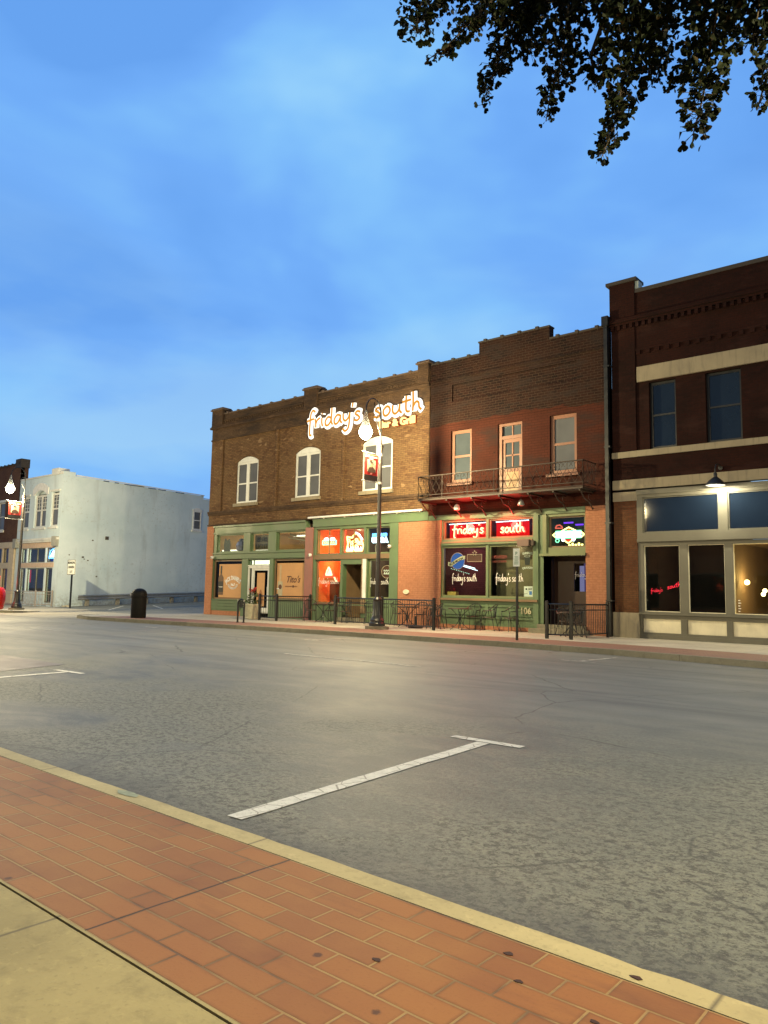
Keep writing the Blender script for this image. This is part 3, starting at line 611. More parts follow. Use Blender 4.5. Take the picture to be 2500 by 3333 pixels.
# entrance door with lit fan light
w = window(A, -27.37, -25.87, 2.47, 2.72, F + .10, M['green'], M['glass'], fw=.03, posts=(-27.05,), name='door_fanlight')
q = MB(); q.box(-27.33, -25.9, F + .24, F + .25, 2.49, 2.70); q.build('lit_ceiling', M['shop_light'], w)
d = MB(); d.box(-27.38, -27.30, F + .05, F + .2, .30, 2.40); d.box(-25.94, -25.86, F + .05, F + .2, .30, 2.40); d.box(-27.30, -25.94, F + .05, F + .2, 2.33, 2.42); d.box(-27.12, -27.04, F + .06, F + .2, .30, 2.33); d.box(-27.38, -25.86, F + .03, F + .22, 2.42, 2.47)
d.box(-27.04, -26.96, F + .09, F + .15, .30, 2.33); d.box(-26.04, -25.95, F + .09, F + .15, .30, 2.33); d.box(-26.96, -26.04, F + .09, F + .15, 2.23, 2.33); d.box(-26.96, -26.04, F + .09, F + .15, .30, .55)
dr = d.build('door', M['white_trim'], A)
q = MB(); q.box(-26.96, -26.04, F + .115, F + .125, .55, 2.23); q.box(-27.30, -27.12, F + .115, F + .125, .30, 2.33); q.build('pane', M['glass_black'], dr)
q = MB(); q.box(-26.78, -26.25, F + .108, F + .112, .62, 2.12); q.build('poster', M['paper'], dr)
q = MB(); q.prism([(-26.66, .70), (-26.36, .70), (-26.34, 1.1), (-26.42, 1.24), (-26.47, 1.36), (-26.54, 1.36), (-26.59, 1.24), (-26.68, 1.1)], F + .102, F + .106); q.build('printed_bottle', plain('print_amber', (.30, .12, .03), .5), dr)
q = MB(); q.tube([(-26.0, F + .06, 1.1), (-26.0, F + .04, 1.15), (-26.0, F + .04, 1.45), (-26.0, F + .06, 1.5)], .012, 6); q.build('handle', M['steel'], dr)
# owls and unlit beer signs in the transoms
def board(name, label, cat, parts, loc, group=None):
    t = thing(name, label, cat, loc, 0, group)
    for nm, mb_, mt in parts: mb_.build(nm, mt, t)
    return t
q = MB(); q.lathe([(.03, 0), (.22, .06), (.27, .28), (.2, .45), (.1, .5), (.12, .58), (.02, .64)], (-28.16, F + .24, 3.12), 10)
board('window_lamp', 'blue grey crown topped lamp in the leftmost transom window of the green shopfront', 'lamp', [('shade', q, plain('blue_grey_tin', (.16, .19, .26), .35, metal=.4))], (-28.16, F + .24, 3.12))
q = MB(); q.prism([(-29.45, 3.15), (-29.0, 3.15), (-28.98, 3.5), (-29.05, 3.75), (-29.2, 3.68), (-29.4, 3.78), (-29.47, 3.45)], F + .22, F + .26)
board('bird_cutout', 'dark feathered cutout sign at the left end of the green shopfront transom', 'sign', [('board', q, plain('dark_cutout', (.10, .085, .06), .6, var=.5, scale=14))], (-29.2, F + .24, 3.15))
q = MB(); q.text("BUD", -26.68, 3.55, .32, F + .235, .02, -.004, 0, 'CENTER', 1.1); q.text("LIGHT", -26.68, 3.24, .30, F + .235, .02, -.004, 0, 'CENTER', 1.0); q2 = MB(); q2.box(-27.2, -26.12, F + .27, F + .29, 3.18, 3.86)
board('unlit_beer_sign', 'unlit outline letter beer sign in the middle transom over the white door', 'sign', [('backing', q2, plain('brown_backing', (.22, .15, .09), .6)), ('letters', q, M['grey_board'])], (-26.68, F + .27, 3.18))

# shopfront, middle bay
q = flat(); U = [(-22.92, -21.53, 2.88, 3.96), (-21.44, -20.2, 2.90, 3.92), (-20.10, -18.74, 2.88, 3.93)]
q.wall(-23.08, -18.38, .42, 4.39, F + .02, U + [(-22.93, -21.47, .82, 2.65), (-21.33, -20.28, .42, 2.46), (-19.98, -18.73, 1.10, 2.65)], .24); q.wall(-23.08, -21.33, .13, .42, F + .02, (), .2); q.wall(-20.28, -18.38, .13, .42, F + .02, (), .2)
q.build('shopfront', M['green'], A)
q = MB(); q.box(-23.08, -16.93, F - .05, F + .017, 4.05, 4.34); q.box(-23.10, -16.93, F - .07, F + .017, 4.34, 4.385); q.box(-18.80, -18.37, F - .035, F + .017, .13, 4.045); q.box(-23.08, -18.38, F - .03, F + .05, .80, .84) ; q.build('trim', M['green'], A)
q = MB(); q.box(-22.98, -18.72, F - .02, F + .016, 2.67, 2.86); q.box(-20.28, -20.04, F - .01, F + .1, .5, 2.66); q.build('trim', [M['brown_trim']], A)
q = MB(); q.box(-20.20, -20.03, F - .025, F + .015, 1.10, 2.66); q.build('white_post', M['white_trim'], A)
for i, (a, bb, c, d_) in enumerate(U):
    window(A, a, bb, c, d_, F + .09, M['brown_trim'] if i < 2 else M['green2'], M['glass'], fw=.045, posts=((a + bb) / 2,) if i < 2 else (), pw=.02, name='transom_window')
window(A, -22.93, -21.47, .84, 2.65, F + .10, M['brown_trim'], M['glass'], fw=.06, name='display_window'); window(A, -19.98, -18.73, 1.1, 2.65, F + .12, M['green2'], M['glass'], fw=.06, name='display_window')
rm = room(A, -23.05, -21.40, F + .3, F + 1.6, .8, 4.0, [plain('orange_room', (.62, .24, .08), .8, scale=1.5)] * 3)
q = MB(); q.box(-21.75, -21.5, F + .45, F + .5, .9, 2.64); q.box(-22.9, -22.1, F + .9, F + .95, .9, 1.75); q.build('curtain', plain('brown_drape', (.16, .06, .03), .9), rm)
light_point('room_light', (-22.6, F + .9, 2.45), 64, (1, .12, .05), .15, rm); light_point('room_light', (-22.0, F + 1.0, 3.2), 56, (1, .42, .12), .15, rm)
rm = room(A, -21.40, -20.2, F + .3, F + 1.2, 2.7, 4.0, [plain('red_room', (.60, .06, .03), .8, scale=1.5)] * 3)
rm = room(A, -20.18, -18.6, F + .3, F + 2.5, 1.0, 4.0, [M['curtain'], M['room_dark'], M['room_dark']])
light_point('room_light', (-19.4, F + 1.0, 2.6), 36, (1, .85, .6), .15, rm)
q = MB(); q.box(-19.1, -18.8, F + .34, F + .5, 2.92, 3.22); q.tube([(-19.90, F + .42, 2.93), (-19.93, F + .42, 3.2), (-19.8, F + .42, 3.34), (-19.66, F + .42, 3.2), (-19.66, F + .42, 2.93)], .012, 6); q.box(-19.79, -19.73, F + .36, F + .42, 2.93, 3.08); q.build('shelf_items', plain('pale_box', (.5, .42, .28), .7), rm)
rc = flat(); rc.quad((-21.33, F + .26, .30), (-21.33, F + 1.9, .30), (-21.33, F + 1.9, 2.46), (-21.33, F + .26, 2.46)); rc.quad((-20.28, F + .26, .30), (-20.28, F + .26, 2.46), (-20.28, F + 1.9, 2.46), (-20.28, F + 1.9, .30)); rc.quad((-21.33, F + .26, 2.46), (-20.28, F + .26, 2.46), (-20.28, F + 1.9, 2.46), (-21.33, F + 1.9, 2.46)); rc.quad((-21.33, F + .05, .32), (-20.28, F + .05, .32), (-20.28, F + 1.9, .32), (-21.33, F + 1.9, .32)); rc.build('doorway_recess', M['brown_trim'], A)
q = MB(); q.box(-21.33, -20.28, F + 1.9, F + 1.96, .3, 2.46); dr = q.build('door', M['wood_dark'], A)
q = MB(); q.box(-20.45, -20.40, F + 1.84, F + 1.9, 1.15, 1.3); q.build('handle', M['steel'], dr)
q = MB(); q.box(-21.5, -20.1, F - .22, F + .3, .10, .31); q.build('step', M['kerb_far'], A)
# orange brick pier
q = flat(); q.wall(-18.38, -16.36, .13, 4.05, F - .015, (), .3); q.build('painted_pier', M['orange'], A)
q = MB(); q.lathe([(.10, 0), (.115, .02), (.10, .04)], (0, 0, 0), 16); q.v = [Vector((-17.94 + v.x * 1.35, F - .02 - v.z, 1.38 + v.y * .8)) for v in q.v]
oval = q.build('oval_plaque', M['cream'], None); tag(oval, 'small pale oval plaque on the orange painted brick pier', 'plaque')
# awning roller tube
t = thing('awning_tube', 'long pale horizontal tube fixed above the green fascia of the bar', 'tube', (-20.2, F - .12, 4.45))
q = MB(); q.tube([(-23.3, F - .12, 4.45), (-17.15, F - .12, 4.45)], .045, 10); q.build('tube', M['white'], t)
for x in (-22.4, -21.2, -19.6, -18.4, -17.3): q = MB(); q.box(x - .02, x + .02, F - .11, F - .005, 4.38, 4.46); q.build('bracket', M['white'], t)
q.cur = 0
for i, (x, z) in enumerate(((-23.16, 2.86), (-29.93, 2.86), (-18.77, 3.12))):
    t = thing('security_camera', ['small white round security camera on the pink pier', 'small white security camera at the far left end of the green shopfront', 'small white security camera right of the icy blue neon sign'][i], 'camera', (x, F - .03, z), 0, 'white cameras on the bar front')
    q = MB(); q.lathe([(.001, .16), (.05, .15), (.075, .09), (.07, .03), (.03, 0)], (0, 0, 0), 12); q.v = [Vector((x + v.x, F - .02 - v.z, z + v.y)) for v in q.v]; q.build('housing', M['white'], t)
    q = MB(); q.lathe([(.03, .165), (.03, .175)], (0, 0, 0), 10); q.v = [Vector((x + v.x, F - .02 - v.z, z + v.y)) for v in q.v]; q.build('lens', M['black'], t)

# ------------------------------------------------------------------ BUILDING B: sooty brick with balcony
B = thing('brick_pub', 'sooty dark red brick pub building with stepped parapet and an iron balcony', 'building', (-13.4, F, .13))
WB = [(-15.97, -15.05, 5.38, 7.33), (-13.95, -12.97, 4.86, 7.32), (-11.92, -10.95, 5.36, 7.34)]
mb = flat(); y = F + .012
mb.wall(-16.93, -9.86, 4.22, 8.45, y, WB, .24); mb.wall(-16.93, -15.93, 8.45, 9.08, y, (), .3); mb.wall(-10.92, -9.86, 8.45, 9.08, y, (), .3); mb.wall(-16.93, -9.86, 9.08, 10.0, y, (), .3); mb.wall(-14.75, -11.92, 10.0, 10.44, y, (), .3)
mb.quad((-15.93, y + .05, 8.45), (-10.92, y + .05, 8.45), (-10.92, y + .05, 9.08), (-15.93, y + .05, 9.08))
for a, bb, c, d_ in ((-15.93, -15.93, 8.45, 9.08), (-10.92, -10.92, 8.45, 9.08)): mb.quad((a, y, c), (a, y + .05, c), (a, y + .05, d_), (a, y, d_))
mb.quad((-9.86, F, .13), (-9.86, 38, .13), (-9.86, 38, 8.0), (-9.86, F, 8.0)); mb.quad((-16.93, F + .31, 10), (-9.86, F + .31, 10), (-9.86, F + .31, 7.9), (-16.93, F + .31, 7.9)); mb.quad((-14.75, F + .31, 10), (-11.92, F + .31, 10), (-11.92, F + .31, 10.44), (-14.75, F + .31, 10.44))
mb.build('wall', M['brick_soot'], B)
q = MB(); q.box(-16.9, -9.86, F + .3, 38, 7.9, 7.99); q.build('roof', M['roof'], B)
q = MB(); coping(q, -16.9, -14.76, 10.0, y, F + .3, .7); coping(q, -14.78, -11.90, 10.44, y, F + .3, .7); coping(q, -11.91, -9.84, 10.0, y, F + .3, .7); q.build('coping', M['coping'], B)
q = MB(); q.box(-16.92, -9.87, F - .03, F + .009, 7.62, 7.70); q.box(-16.92, -9.87, F - .015, F + .009, 7.54, 7.62); q.box(-16.92, -9.87, F - .035, F + .009, 9.3, 9.36); q.build('string_course', M['brick_soot'], B)
for (a, bb, c, d_) in (WB[0], WB[2]): window(B, a, bb, c, d_, F + .10, M['salmon'], M['glass_b'] if a < -14 else M['glass_up'], fw=.12, rails=(6.36,), sill=(.11, F + .01, M['salmon']))
dd = MB(); a, bb, c, d_ = WB[1]; dd.box(a, a + .14, F + .07, F + .2, c, d_); dd.box(bb - .07, bb, F + .07, F + .2, c, d_); dd.box(a + .14, bb - .07, F + .07, F + .2, d_ - .09, d_); dd.box(a + .14, bb - .07, F + .07, F + .2, 6.76, 6.88)
dd.box(a + .14, a + .25, F + .12, F + .19, c, 6.76); dd.box(bb - .17, bb - .07, F + .12, F + .19, c, 6.76); dd.box(a + .25, bb - .17, F + .12, F + .19, c, 5.72); dd.box(a + .25, bb - .17, F + .12, F + .19, 6.64, 6.76); mid = (a + .25 + bb - .17) / 2; dd.box(mid - .025, mid + .025, F + .13, F + .18, 5.72, 6.64); dd.box(a + .25, bb - .17, F + .13, F + .18, 6.16, 6.21); dd.box(mid - .025, mid + .025, F + .13, F + .18, 6.88, d_ - .09)
dr = dd.build('balcony_door', M['salmon'], B)
q = MB(); q.box(a + .1, bb - .05, F + .155, F + .165, 5.7, 7.25); q.build('pane', M['glass_b'], dr)
q = MB(); q.box(a + .28, bb - .20, F + .112, F + .119, 4.95, 5.6); q.build('door_panel', M['door_tan'], dr)
# balcony
bal = MB(); bx0, bx1, by, bz = -16.72, -10.28, 21.42, 4.72
q = MB(); q.box(bx0, bx1, by, F - .005, bz - .06, bz); fl_ = q.build('balcony', M['iron'], B)
def railing(q, P0, P1, z0, z1, n):
    P0 = Vector(P0); P1 = Vector(P1)
    for z in (z0 + .03, z1, z0 + .14): q.tube([(P0.x, P0.y, z), (P1.x, P1.y, z)], .014 if z < z1 else .018, 6)
    for i in range(n + 1):
        t = i / n; a = P0.lerp(P1, t)
        if i % 4 == 0: q.tube([(a.x, a.y, z0), (a.x, a.y, z1)], .014, 5)
        if i < n:
            c = P0.lerp(P1, (i + 1) / n); d = (c - a); H = z1 - z0 - .14; zb = z0 + .14
            for s in (0, 1):
                pa, pc = (a, c) if s == 0 else (c, a)
                q.tube([(pa.x, pa.y, zb), (pc.x, pc.y, zb + H * .72)], .008, 4)
                e = pc; dd_ = (pa - pc) * .5
                cv = [(e.x, e.y, zb + H * .72), (e.x + dd_.x * .1, e.y + dd_.y * .1, zb + H * .9), (e.x + dd_.x * .5, e.y + dd_.y * .5, zb + H * .98), (e.x + dd_.x * .9, e.y + dd_.y * .9, zb + H * .86), (e.x + dd_.x * .55, e.y + dd_.y * .55, zb + H * .76)]
                q.tube(catmull(cv, 3), .007, 4)
q = MB(); railing(q, (bx0, by + .03, 0), (bx1, by + .03, 0), bz, 5.55, 24); railing(q, (bx0, by + .03, 0), (bx0, F - .02, 0), bz, 5.55, 3); railing(q, (bx1, by + .03, 0), (bx1, F - .02, 0), bz, 5.55, 3); q.build('railing', M['iron'], fl_)
for x in (-16.6, -15.45, -14.4, -13.3, -12.2, -11.3, -10.4):
    q = MB(); q.box(x - .025, x + .025, by + .02, F - .01, bz - .12, bz - .065); q.tube(catmull([(x, by + .1, bz - .1), (x, by + .35, bz - .32), (x, by + .7, bz - .42), (x, F - .02, bz - .62)], 4), .022, 6); q.tube(catmull([(x, F - .12, bz - .2), (x, F - .3, bz - .16), (x, F - .32, bz - .3), (x, F - .18, bz - .36)], 3), .012, 5); q.build('bracket', M['iron'], fl_)
for i, x in enumerate((-15.35, -12.75)):
    t = thing('flood_light', ['white floodlight under the left half of the iron balcony', 'dark floodlight under the middle of the iron balcony'][i], 'lamp', (x, F - .45, 4.38), 0, 'floodlights below the balcony')
    q = MB(); q.lathe([(.10, 0), (.12, .03), (.08, .16), (.03, .2)], (x, F - .45, 4.32), 10); q.build('head', M['white'] if i == 0 else M['steel'], t); q = MB(); q.tube([(x, F - .45, 4.5), (x, F - .45, 4.62)], .015, 6); q.build('arm', M['black'], t)
# pub shopfront
S1 = [(-16.28, -14.41, 3.30, 4.0), (-14.32, -12.55, 3.30, 3.98)]; S2 = [(-16.34, -14.40, 1.24, 3.06), (-14.32, -12.55, 1.24, 3.06)]
q = flat(); q.wall(-16.36, -12.34, .26, 4.04, F + .02, S1 + S2, .24); q.wall(-12.34, -12.16, .26, 4.04, F + .02, (), .5); q.build('shopfront', M['green'], B)
q = MB(); q.box(-16.92, -10.66, F - .03, F + .4, 4.03, 4.215); q.box(-12.53, -12.34, F - .03, F + .017, .26, 4.025); q.box(-16.3, -12.54, F - .03, F + .017, 3.10, 3.16); q.box(-16.3, -12.54, F - .02, F + .017, .52, .58)
q.box(-16.2, -14.42, F - .012, F + .017, .62, .66); q.box(-14.3, -12.6, F - .012, F + .017, .62, .66); q.box(-16.2, -14.42, F - .012, F + .017, .92, .96); q.box(-14.3, -12.6, F - .012, F + .017, .92, .96); q.box(-14.42, -14.3, F - .012, F + .017, .60, 1.0); q.build('trim', M['green'], B)
q = MB(); q.box(-16.36, -12.36, F - .08, F + .05, 1.12, 1.20); q.box(-16.3, -12.56, F - .035, F + .017, 3.17, 3.23); q.build('sill', M['brown_trim'], B)
q = MB(); q.box(-16.36, -12.3, F - .02, F + .2, .13, .26); q.build('plinth', M['orange'], B)
for i, (a, bb, c, d_) in enumerate(S1 + S2):
    window(B, a, bb, c, d_, F + .07, M['green2'] if i > 1 else M['brown_trim'], M['glass'], fw=.055, name='transom_window' if i < 2 else 'display_window')
rm = room(B, -16.34, -14.36, F + .3, F + 4.2, 1.0, 3.1, [M['room_red'], M['room_red'], M['room_dark']]); light_point('room_light', (-15.2, F + 2.2, 2.9), 64, (.85, .45, .65), .2, rm)
for (xa, za, xb, zb_) in ((-17.9, 2.72, -17.0, 2.50), (-17.6, 2.60, -16.9, 2.42), (-16.3, 1.62, -16.05, 1.58)): q = MB(); q.tube([(xa + 1.35, F + 1.2, za - .2), (xb + 1.35, F + 1.2, zb_ - .2)], .009, 5); q.build('tube_light', M['neon_icy'], rm)
q = MB(); q.box(-14.75, -14.5, F + 1.6, F + 1.8, 2.3, 2.5); q.build('lamp_shade', M['neon_icy'], rm)
q = MB()
for i in range(11): q.lathe([(.001, -.012), (.013, 0), (.001, .012)], (-16.24 + i * .078, F + .5, 2.27 - i * .019), 6)
q.build('string_lights', emit('green_white_beads', (.6, 1.0, .75), 3), rm)
q = MB(); q.box(-16.3, -15.9, F + .32, F + .5, 1.26, 1.42); q.build('flower_box', plain('gold_flowers', (.55, .38, .10), .7, var=.6, scale=30), rm)
q = MB(); q.box(-15.9, -14.9, F + 4.1, F + 4.18, 1.4, 1.45); q.box(-15.9, -14.9, F + 4.1, F + 4.18, 1.8, 1.85)
for i in range(12): q.lathe([(.03, 0), (.03, .18), (.012, .22), (.012, .28)], (-15.85 + i * .082, F + 4.0, 1.45 + .4 * (i % 2)), 6)
q.build('bottle_shelf', plain('amber_bottles', (.35, .16, .05), .3, var=.5, scale=9), rm)
q = MB(); q.box(-14.8, -14.4, F + .8, F + 3.5, 1.0, 2.3); q.box(-15.0, -14.85, F + 1.4, F + 1.6, 1.0, 1.75); q.build('bar_counter', M['room_dark'], rm)
rm = room(B, -14.36, -12.45, F + .3, F + .62, 1.0, 3.1, [M['curtain']] * 3, 'blind'); light_point('room_light', (-13.4, F + .42, 3.0), 4.8, (1, .8, .55), .05, rm)
rm = room(B, -16.34, -12.45, F + .3, F + 1.0, 3.2, 4.02, [plain('red_transom_room', (.10, .04, .05), .7)] * 3)
q = MB(); q.text("106", -13.04, .72, .30, F - .018, .012, .006, 0, 'LEFT', .95); q.build('house_number', M['green2'].copy() if False else plain('pale_number', (.42, .40, .26), .6), B)
# pub doorway
q = flat(); q.wall(-12.16, -10.66, 2.66, 4.03, F + .02, [(-12.0, -10.70, 2.92, 3.94)], .24); q.build('door_surround', M['green2'], B)
q = MB(); q.box(-12.28, -10.64, F - .10, F + .3, 2.64, 2.72); q.box(-12.18, -12.04, F - .03, F + .015, 2.73, 4.02); q.build('door_canopy', M['green2'], B)
window(B, -12.0, -10.70, 2.92, 3.94, F + .10, M['brown_trim'], M['glass'], fw=.05, name='transom_window')
rm = room(B, -12.16, -10.66, F + .3, F + 1.4, 2.74, 4.0, [plain('dim_green_room', (.07, .07, .045), .8)] * 3)
rc = flat(); rc.quad((-12.16, F + .0, .3), (-12.16, F + 1.2, .3), (-12.16, F + 1.2, 2.66), (-12.16, F, 2.66)); rc.quad((-10.66, F + .2, .3), (-10.66, F + .2, 2.66), (-10.66, F + 1.2, 2.66), (-10.66, F + 1.2, .3)); rc.quad((-12.16, F + .3, 2.66), (-10.66, F + .3, 2.66), (-10.66, F + 1.2, 2.66), (-12.16, F + 1.2, 2.66)); rc.quad((-12.3, F - .03, .42), (-10.66, F - .03, .42), (-10.66, F + 1.2, .42), (-12.3, F + 1.2, .42)); rc.build('doorway_recess', M['wood_dark'], B)
q = MB(); q.box(-12.14, -10.68, F + .70, F + .76, .42, 1.50); q.box(-12.14, -11.42, F + .70, F + .76, 1.50, 2.66); q.box(-10.86, -10.68, F + .70, F + .76, 1.50, 2.66); q.box(-11.42, -10.86, F + .70, F + .76, 2.42, 2.66); dr = q.build('door', M['wood_dark'], B)
q = MB(); q.box(-11.42, -10.86, F + .72, F + .73, 1.5, 2.42); q.build('pane', M['glass'], dr)
q = MB(); q.box(-11.5, -10.8, F + 1.6, F + 1.62, 1.3, 2.5); q.build('lit_interior', emit('violet_room', (.20, .15, .42), .30), dr)
q = MB(); q.box(-11.36, -11.22, F + 1.0, F + 1.05, 1.5, 2.35); q.box(-11.1, -11.0, F + 1.0, F + 1.05, 1.55, 1.8); q.build('lit_column', emit('violet_pale', (.42, .38, .72), .5), dr)
q = MB(); q.box(-10.84, -10.80, F + .66, F + .70, 1.42, 1.66); q.tube([(-10.82, F + .64, 1.5), (-10.96, F + .64, 1.5)], .014, 6); q.build('handle', plain('brass', (.7, .6, .35), .3, metal=.8), dr)
q = MB(); q.box(-12.5, -10.55, F - .42, F + .3, .10, .27); q.box(-12.36, -10.66, F - .1, F + .3, .27, .41); q.build('step', M['kerb_far'], B)
q = flat(); q.wall(-10.66, -9.90, .13, 4.215, F - .02, (), .4); q.build('painted_pier', M['orange'], B)
# dark drainpipe
t = thing('drainpipe', 'tall black drainpipe in the gap between the pub and the right hand brick building', 'drainpipe', (-9.82, F - .15, .13))
q = MB(); q.box(-9.90, -9.78, F - .2, F - .06, .13, 10.2); q.build('pipe', M['black'], t)
q = MB(); q.box(-9.95, -9.74, F - .24, F - .03, 9.95, 10.26); q.build('hopper', M['black'], t)
for z in (1.2, 3.6, 6.0, 8.6): q = MB(); q.box(-9.92, -9.72, F - .21, F + .01, z, z + .05); q.build('clip', M['black'], t)

# ------------------------------------------------------------------ BUILDING C: dark brick, stone bands
Cb = thing('stone_banded_building', 'tall dark brick building with pale stone bands and big black shop windows', 'building', (-5, F, .13))
X1 = 2.6
WC = [(-8.55, -7.74, 5.83, 7.92), (-6.88, -5.90, 5.83, 7.92), (-4.9, -3.92, 5.83, 7.92), (-2.9, -1.92, 5.83, 7.92), (-1.1, -.28, 5.83, 7.92)]
mb = flat(); mb.wall(-9.71, -8.98, .88, 4.29, F - .005, (), .3); mb.build('brick_pier', M['brick_pier'], Cb)
mb = flat(); mb.wall(-8.95, X1, 5.83, 8.0, F + .02, WC, .3); mb.wall(-9.71, -8.95, 5.83, 9.92, F - .03, (), .3); mb.wall(-9.71, X1, 4.95, 5.64, F - .01, (), .3); mb.wall(-8.95, X1, 8.46, 9.92, F, (), .3); mb.wall(-8.95, X1, 10.1, 10.86, F - .03, (), .3)
mb.quad((-9.71, F, .13), (-9.71, 38, .13), (-9.71, 38, 10.0), (-9.71, F, 10.0)); mb.quad((X1, F, .13), (X1, 38, .13), (X1, 38, 10.0), (X1, F, 10.0)); mb.quad((-9.71, F + .31, 10.9), (X1, F + .31, 10.9), (X1, F + .31, 8.9), (-9.71, F + .31, 8.9)); mb.build('wall', M['brick_dark'], Cb)
q = MB(); q.box(-9.7, X1, F + .3, 38, 8.95, 9.05); q.build('roof', M['roof'], Cb)
mb = MB(); mb.box(-9.80, X1 + .02, F - .12, F + .3, 9.98, 10.10); mb.box(-9.76, X1 + .01, F - .08, F + .3, 9.90, 9.98)
x = -9.7
while x < X1: mb.box(x, x + .1, F - .09, F - .035 if x < -8.95 else F - .004, 9.76, 9.898); x += .2
x = -8.9
while x < X1: mb.box(x, x + .12, F - .05, F - .004, 8.86, 8.98); x += .3
mb.box(-8.94, X1, F - .03, F - .004, 8.98, 9.06); mb.build('cornice', M['brick_dark'], Cb)
q = MB(); q.box(-9.74, -8.92, F - .07, F + .45, 10.10, 11.26); q.build('corner_turret', M['brick_dark'], Cb)
q = MB(); q.box(-9.84, -8.84, F - .13, F + .5, 11.26, 11.36); q.box(-8.92, X1, F - .06, F + .34, 10.86, 10.98); q.build('coping', M['coping'], Cb)
q = MB(); q.box(-8.915, -8.80, F - .03, F + .28, 10.985, 11.24); q.build('flashing', plain('pale_flashing', (.35, .42, .42), .5), Cb)
q = flat(); 
q = MB(); q.box(-8.90, X1, F - .05, F + .2, 7.98, 8.455); q.box(-9.73, X1, F - .06, F + .2, 5.64, 5.828); q.box(-9.73, X1, F - .04, F + .2, 4.65, 4.948); q.box(-9.73, -8.97, F - .03, F + .2, 4.29, 4.575); q.box(-9.76, -8.96, F - .06, F + .25, .10, .88)
q.build('stone_bands', M['stone'], Cb)
for a, bb, c, d_ in WC: window(Cb, a, bb, c + .02, d_, F + .14, M['black'], M['glass_up'] if False else dark_glass('sash_glass', (.012, .02, .035), .04, .8), fw=.07, rails=(6.90,))
UC = [(-8.82, -6.60, 3.29, 4.37), (-6.36, -4.14, 3.29, 4.37), (-3.9, -1.68, 3.29, 4.37), (-1.4, .8, 3.29, 4.37)]
LC = [(-8.81, -7.75, .93, 2.90), (-7.51, -6.49, .93, 2.90), (-6.27, -5.15, .93, 2.90), (-4.9, -3.8, .93, 2.90), (-3.55, -2.5, .93, 2.9), (-2.25, -1.2, .93, 2.9), (-.9, .2, .93, 2.9)]
PC = [(a - .05, bb + .01, .31, .72) for a, bb, c, d_ in LC]
q = flat(); q.wall(-8.98, X1 - .3, .13, 3.0, F + .04, LC + PC, .14); q.wall(-8.98, X1 - .3, 3.0, 4.58, F - .01, UC, .2); q.wall(X1 - .3, X1, .13, 4.65, F, (), .3); q.build('shopfront_frame', M['grey_trim'], Cb)
q = MB(); q.box(-8.98, X1 - .3, F - .05, F - .012, 4.46, 4.60); q.box(-8.98, X1 - .3, F - .04, F - .012, 3.02, 3.10); q.box(-8.98, X1 - .3, F - .03, F + .038, .84, .89); q.box(-8.98, X1 - .3, F - .0, F + .038, .13, .24); q.build('trim', M['grey_trim'], Cb)
for a, bb, c, d_ in PC: q = MB(); q.box(a + .001, bb - .001, F + .09, F + .12, c + .001, d_ - .001); q.build('base_panel', M['cream'], Cb)
for i, (a, bb, c, d_) in enumerate(UC): window(Cb, a, bb, c, d_, F + .04, M['grey_trim'], M['glass_c'], fw=.035, name='transom_window')
for i, (a, bb, c, d_) in enumerate(LC): window(Cb, a, bb, c, d_, F + .08, M['cream'] if i in (0, 1, 2) else M['grey_trim'], M['glass_black'] if i == 1 else M['glass'], fw=.02, name='display_window')
rm0 = room(Cb, -8.9, -6.45, F + .3, F + 1.4, .6, 3.0, [M['black_room']] * 3)
rm = room(Cb, -6.42, -.2, F + .3, F + 5.5, .6, 3.0, [plain('amber_wall', (.46, .24, .07), .8, scale=1.2), M['room_dark'], M['room_dark']])
q = MB(); q.box(-6.9, -6.2, F + 3.9, F + 3.95, 1.15, 2.2) if False else None
q = MB(); q.box(-7.3, -2.4, F + 4.2, F + 4.6, .6, 1.25); q.build('counter', M['wood_dark'], rm)
q = MB(); q.box(-6.4, -4.6, F + 4.5, F + 4.52, 2.36, 2.40); q.build('shelf', M['cream'], rm)
for (x, yq, z) in ((-6.3, 4.6, 1.86), (-5.6, 3.6, 1.60), (-5.45, 3.4, 1.42)):
    pass
for k_, (x, yq, z, rr) in enumerate(((-6.22, 1.2, 1.84, .075), (-5.70, 1.0, 1.60, .06), (-5.72, .9, 1.50, .06), (-5.55, 1.1, 1.40, .06))):
    q = MB(); q.lathe([(rr * math.sin(math.pi * i / 8) + .001, -rr * math.cos(math.pi * i / 8)) for i in range(9)], (x, F + yq, z), 10); q.build('bulb', M['bulb'], rm, smooth='all')
light_point('room_light', (-6.1, F + 1.5, 1.9), 80, (1, .62, .18), .08, rm); light_point('room_light', (-5.2, F + 1.6, 1.5), 160, (1, .6, .16), .08, rm)
q = MB()
for i in range(5): q.box(-6.17, -6.17 + .05 + .02 * (i % 2), F + .075, F + .078, 1.30 - i * .075, 1.325 - i * .075)
q.build('opening_times', M['letterwhite'], Cb)

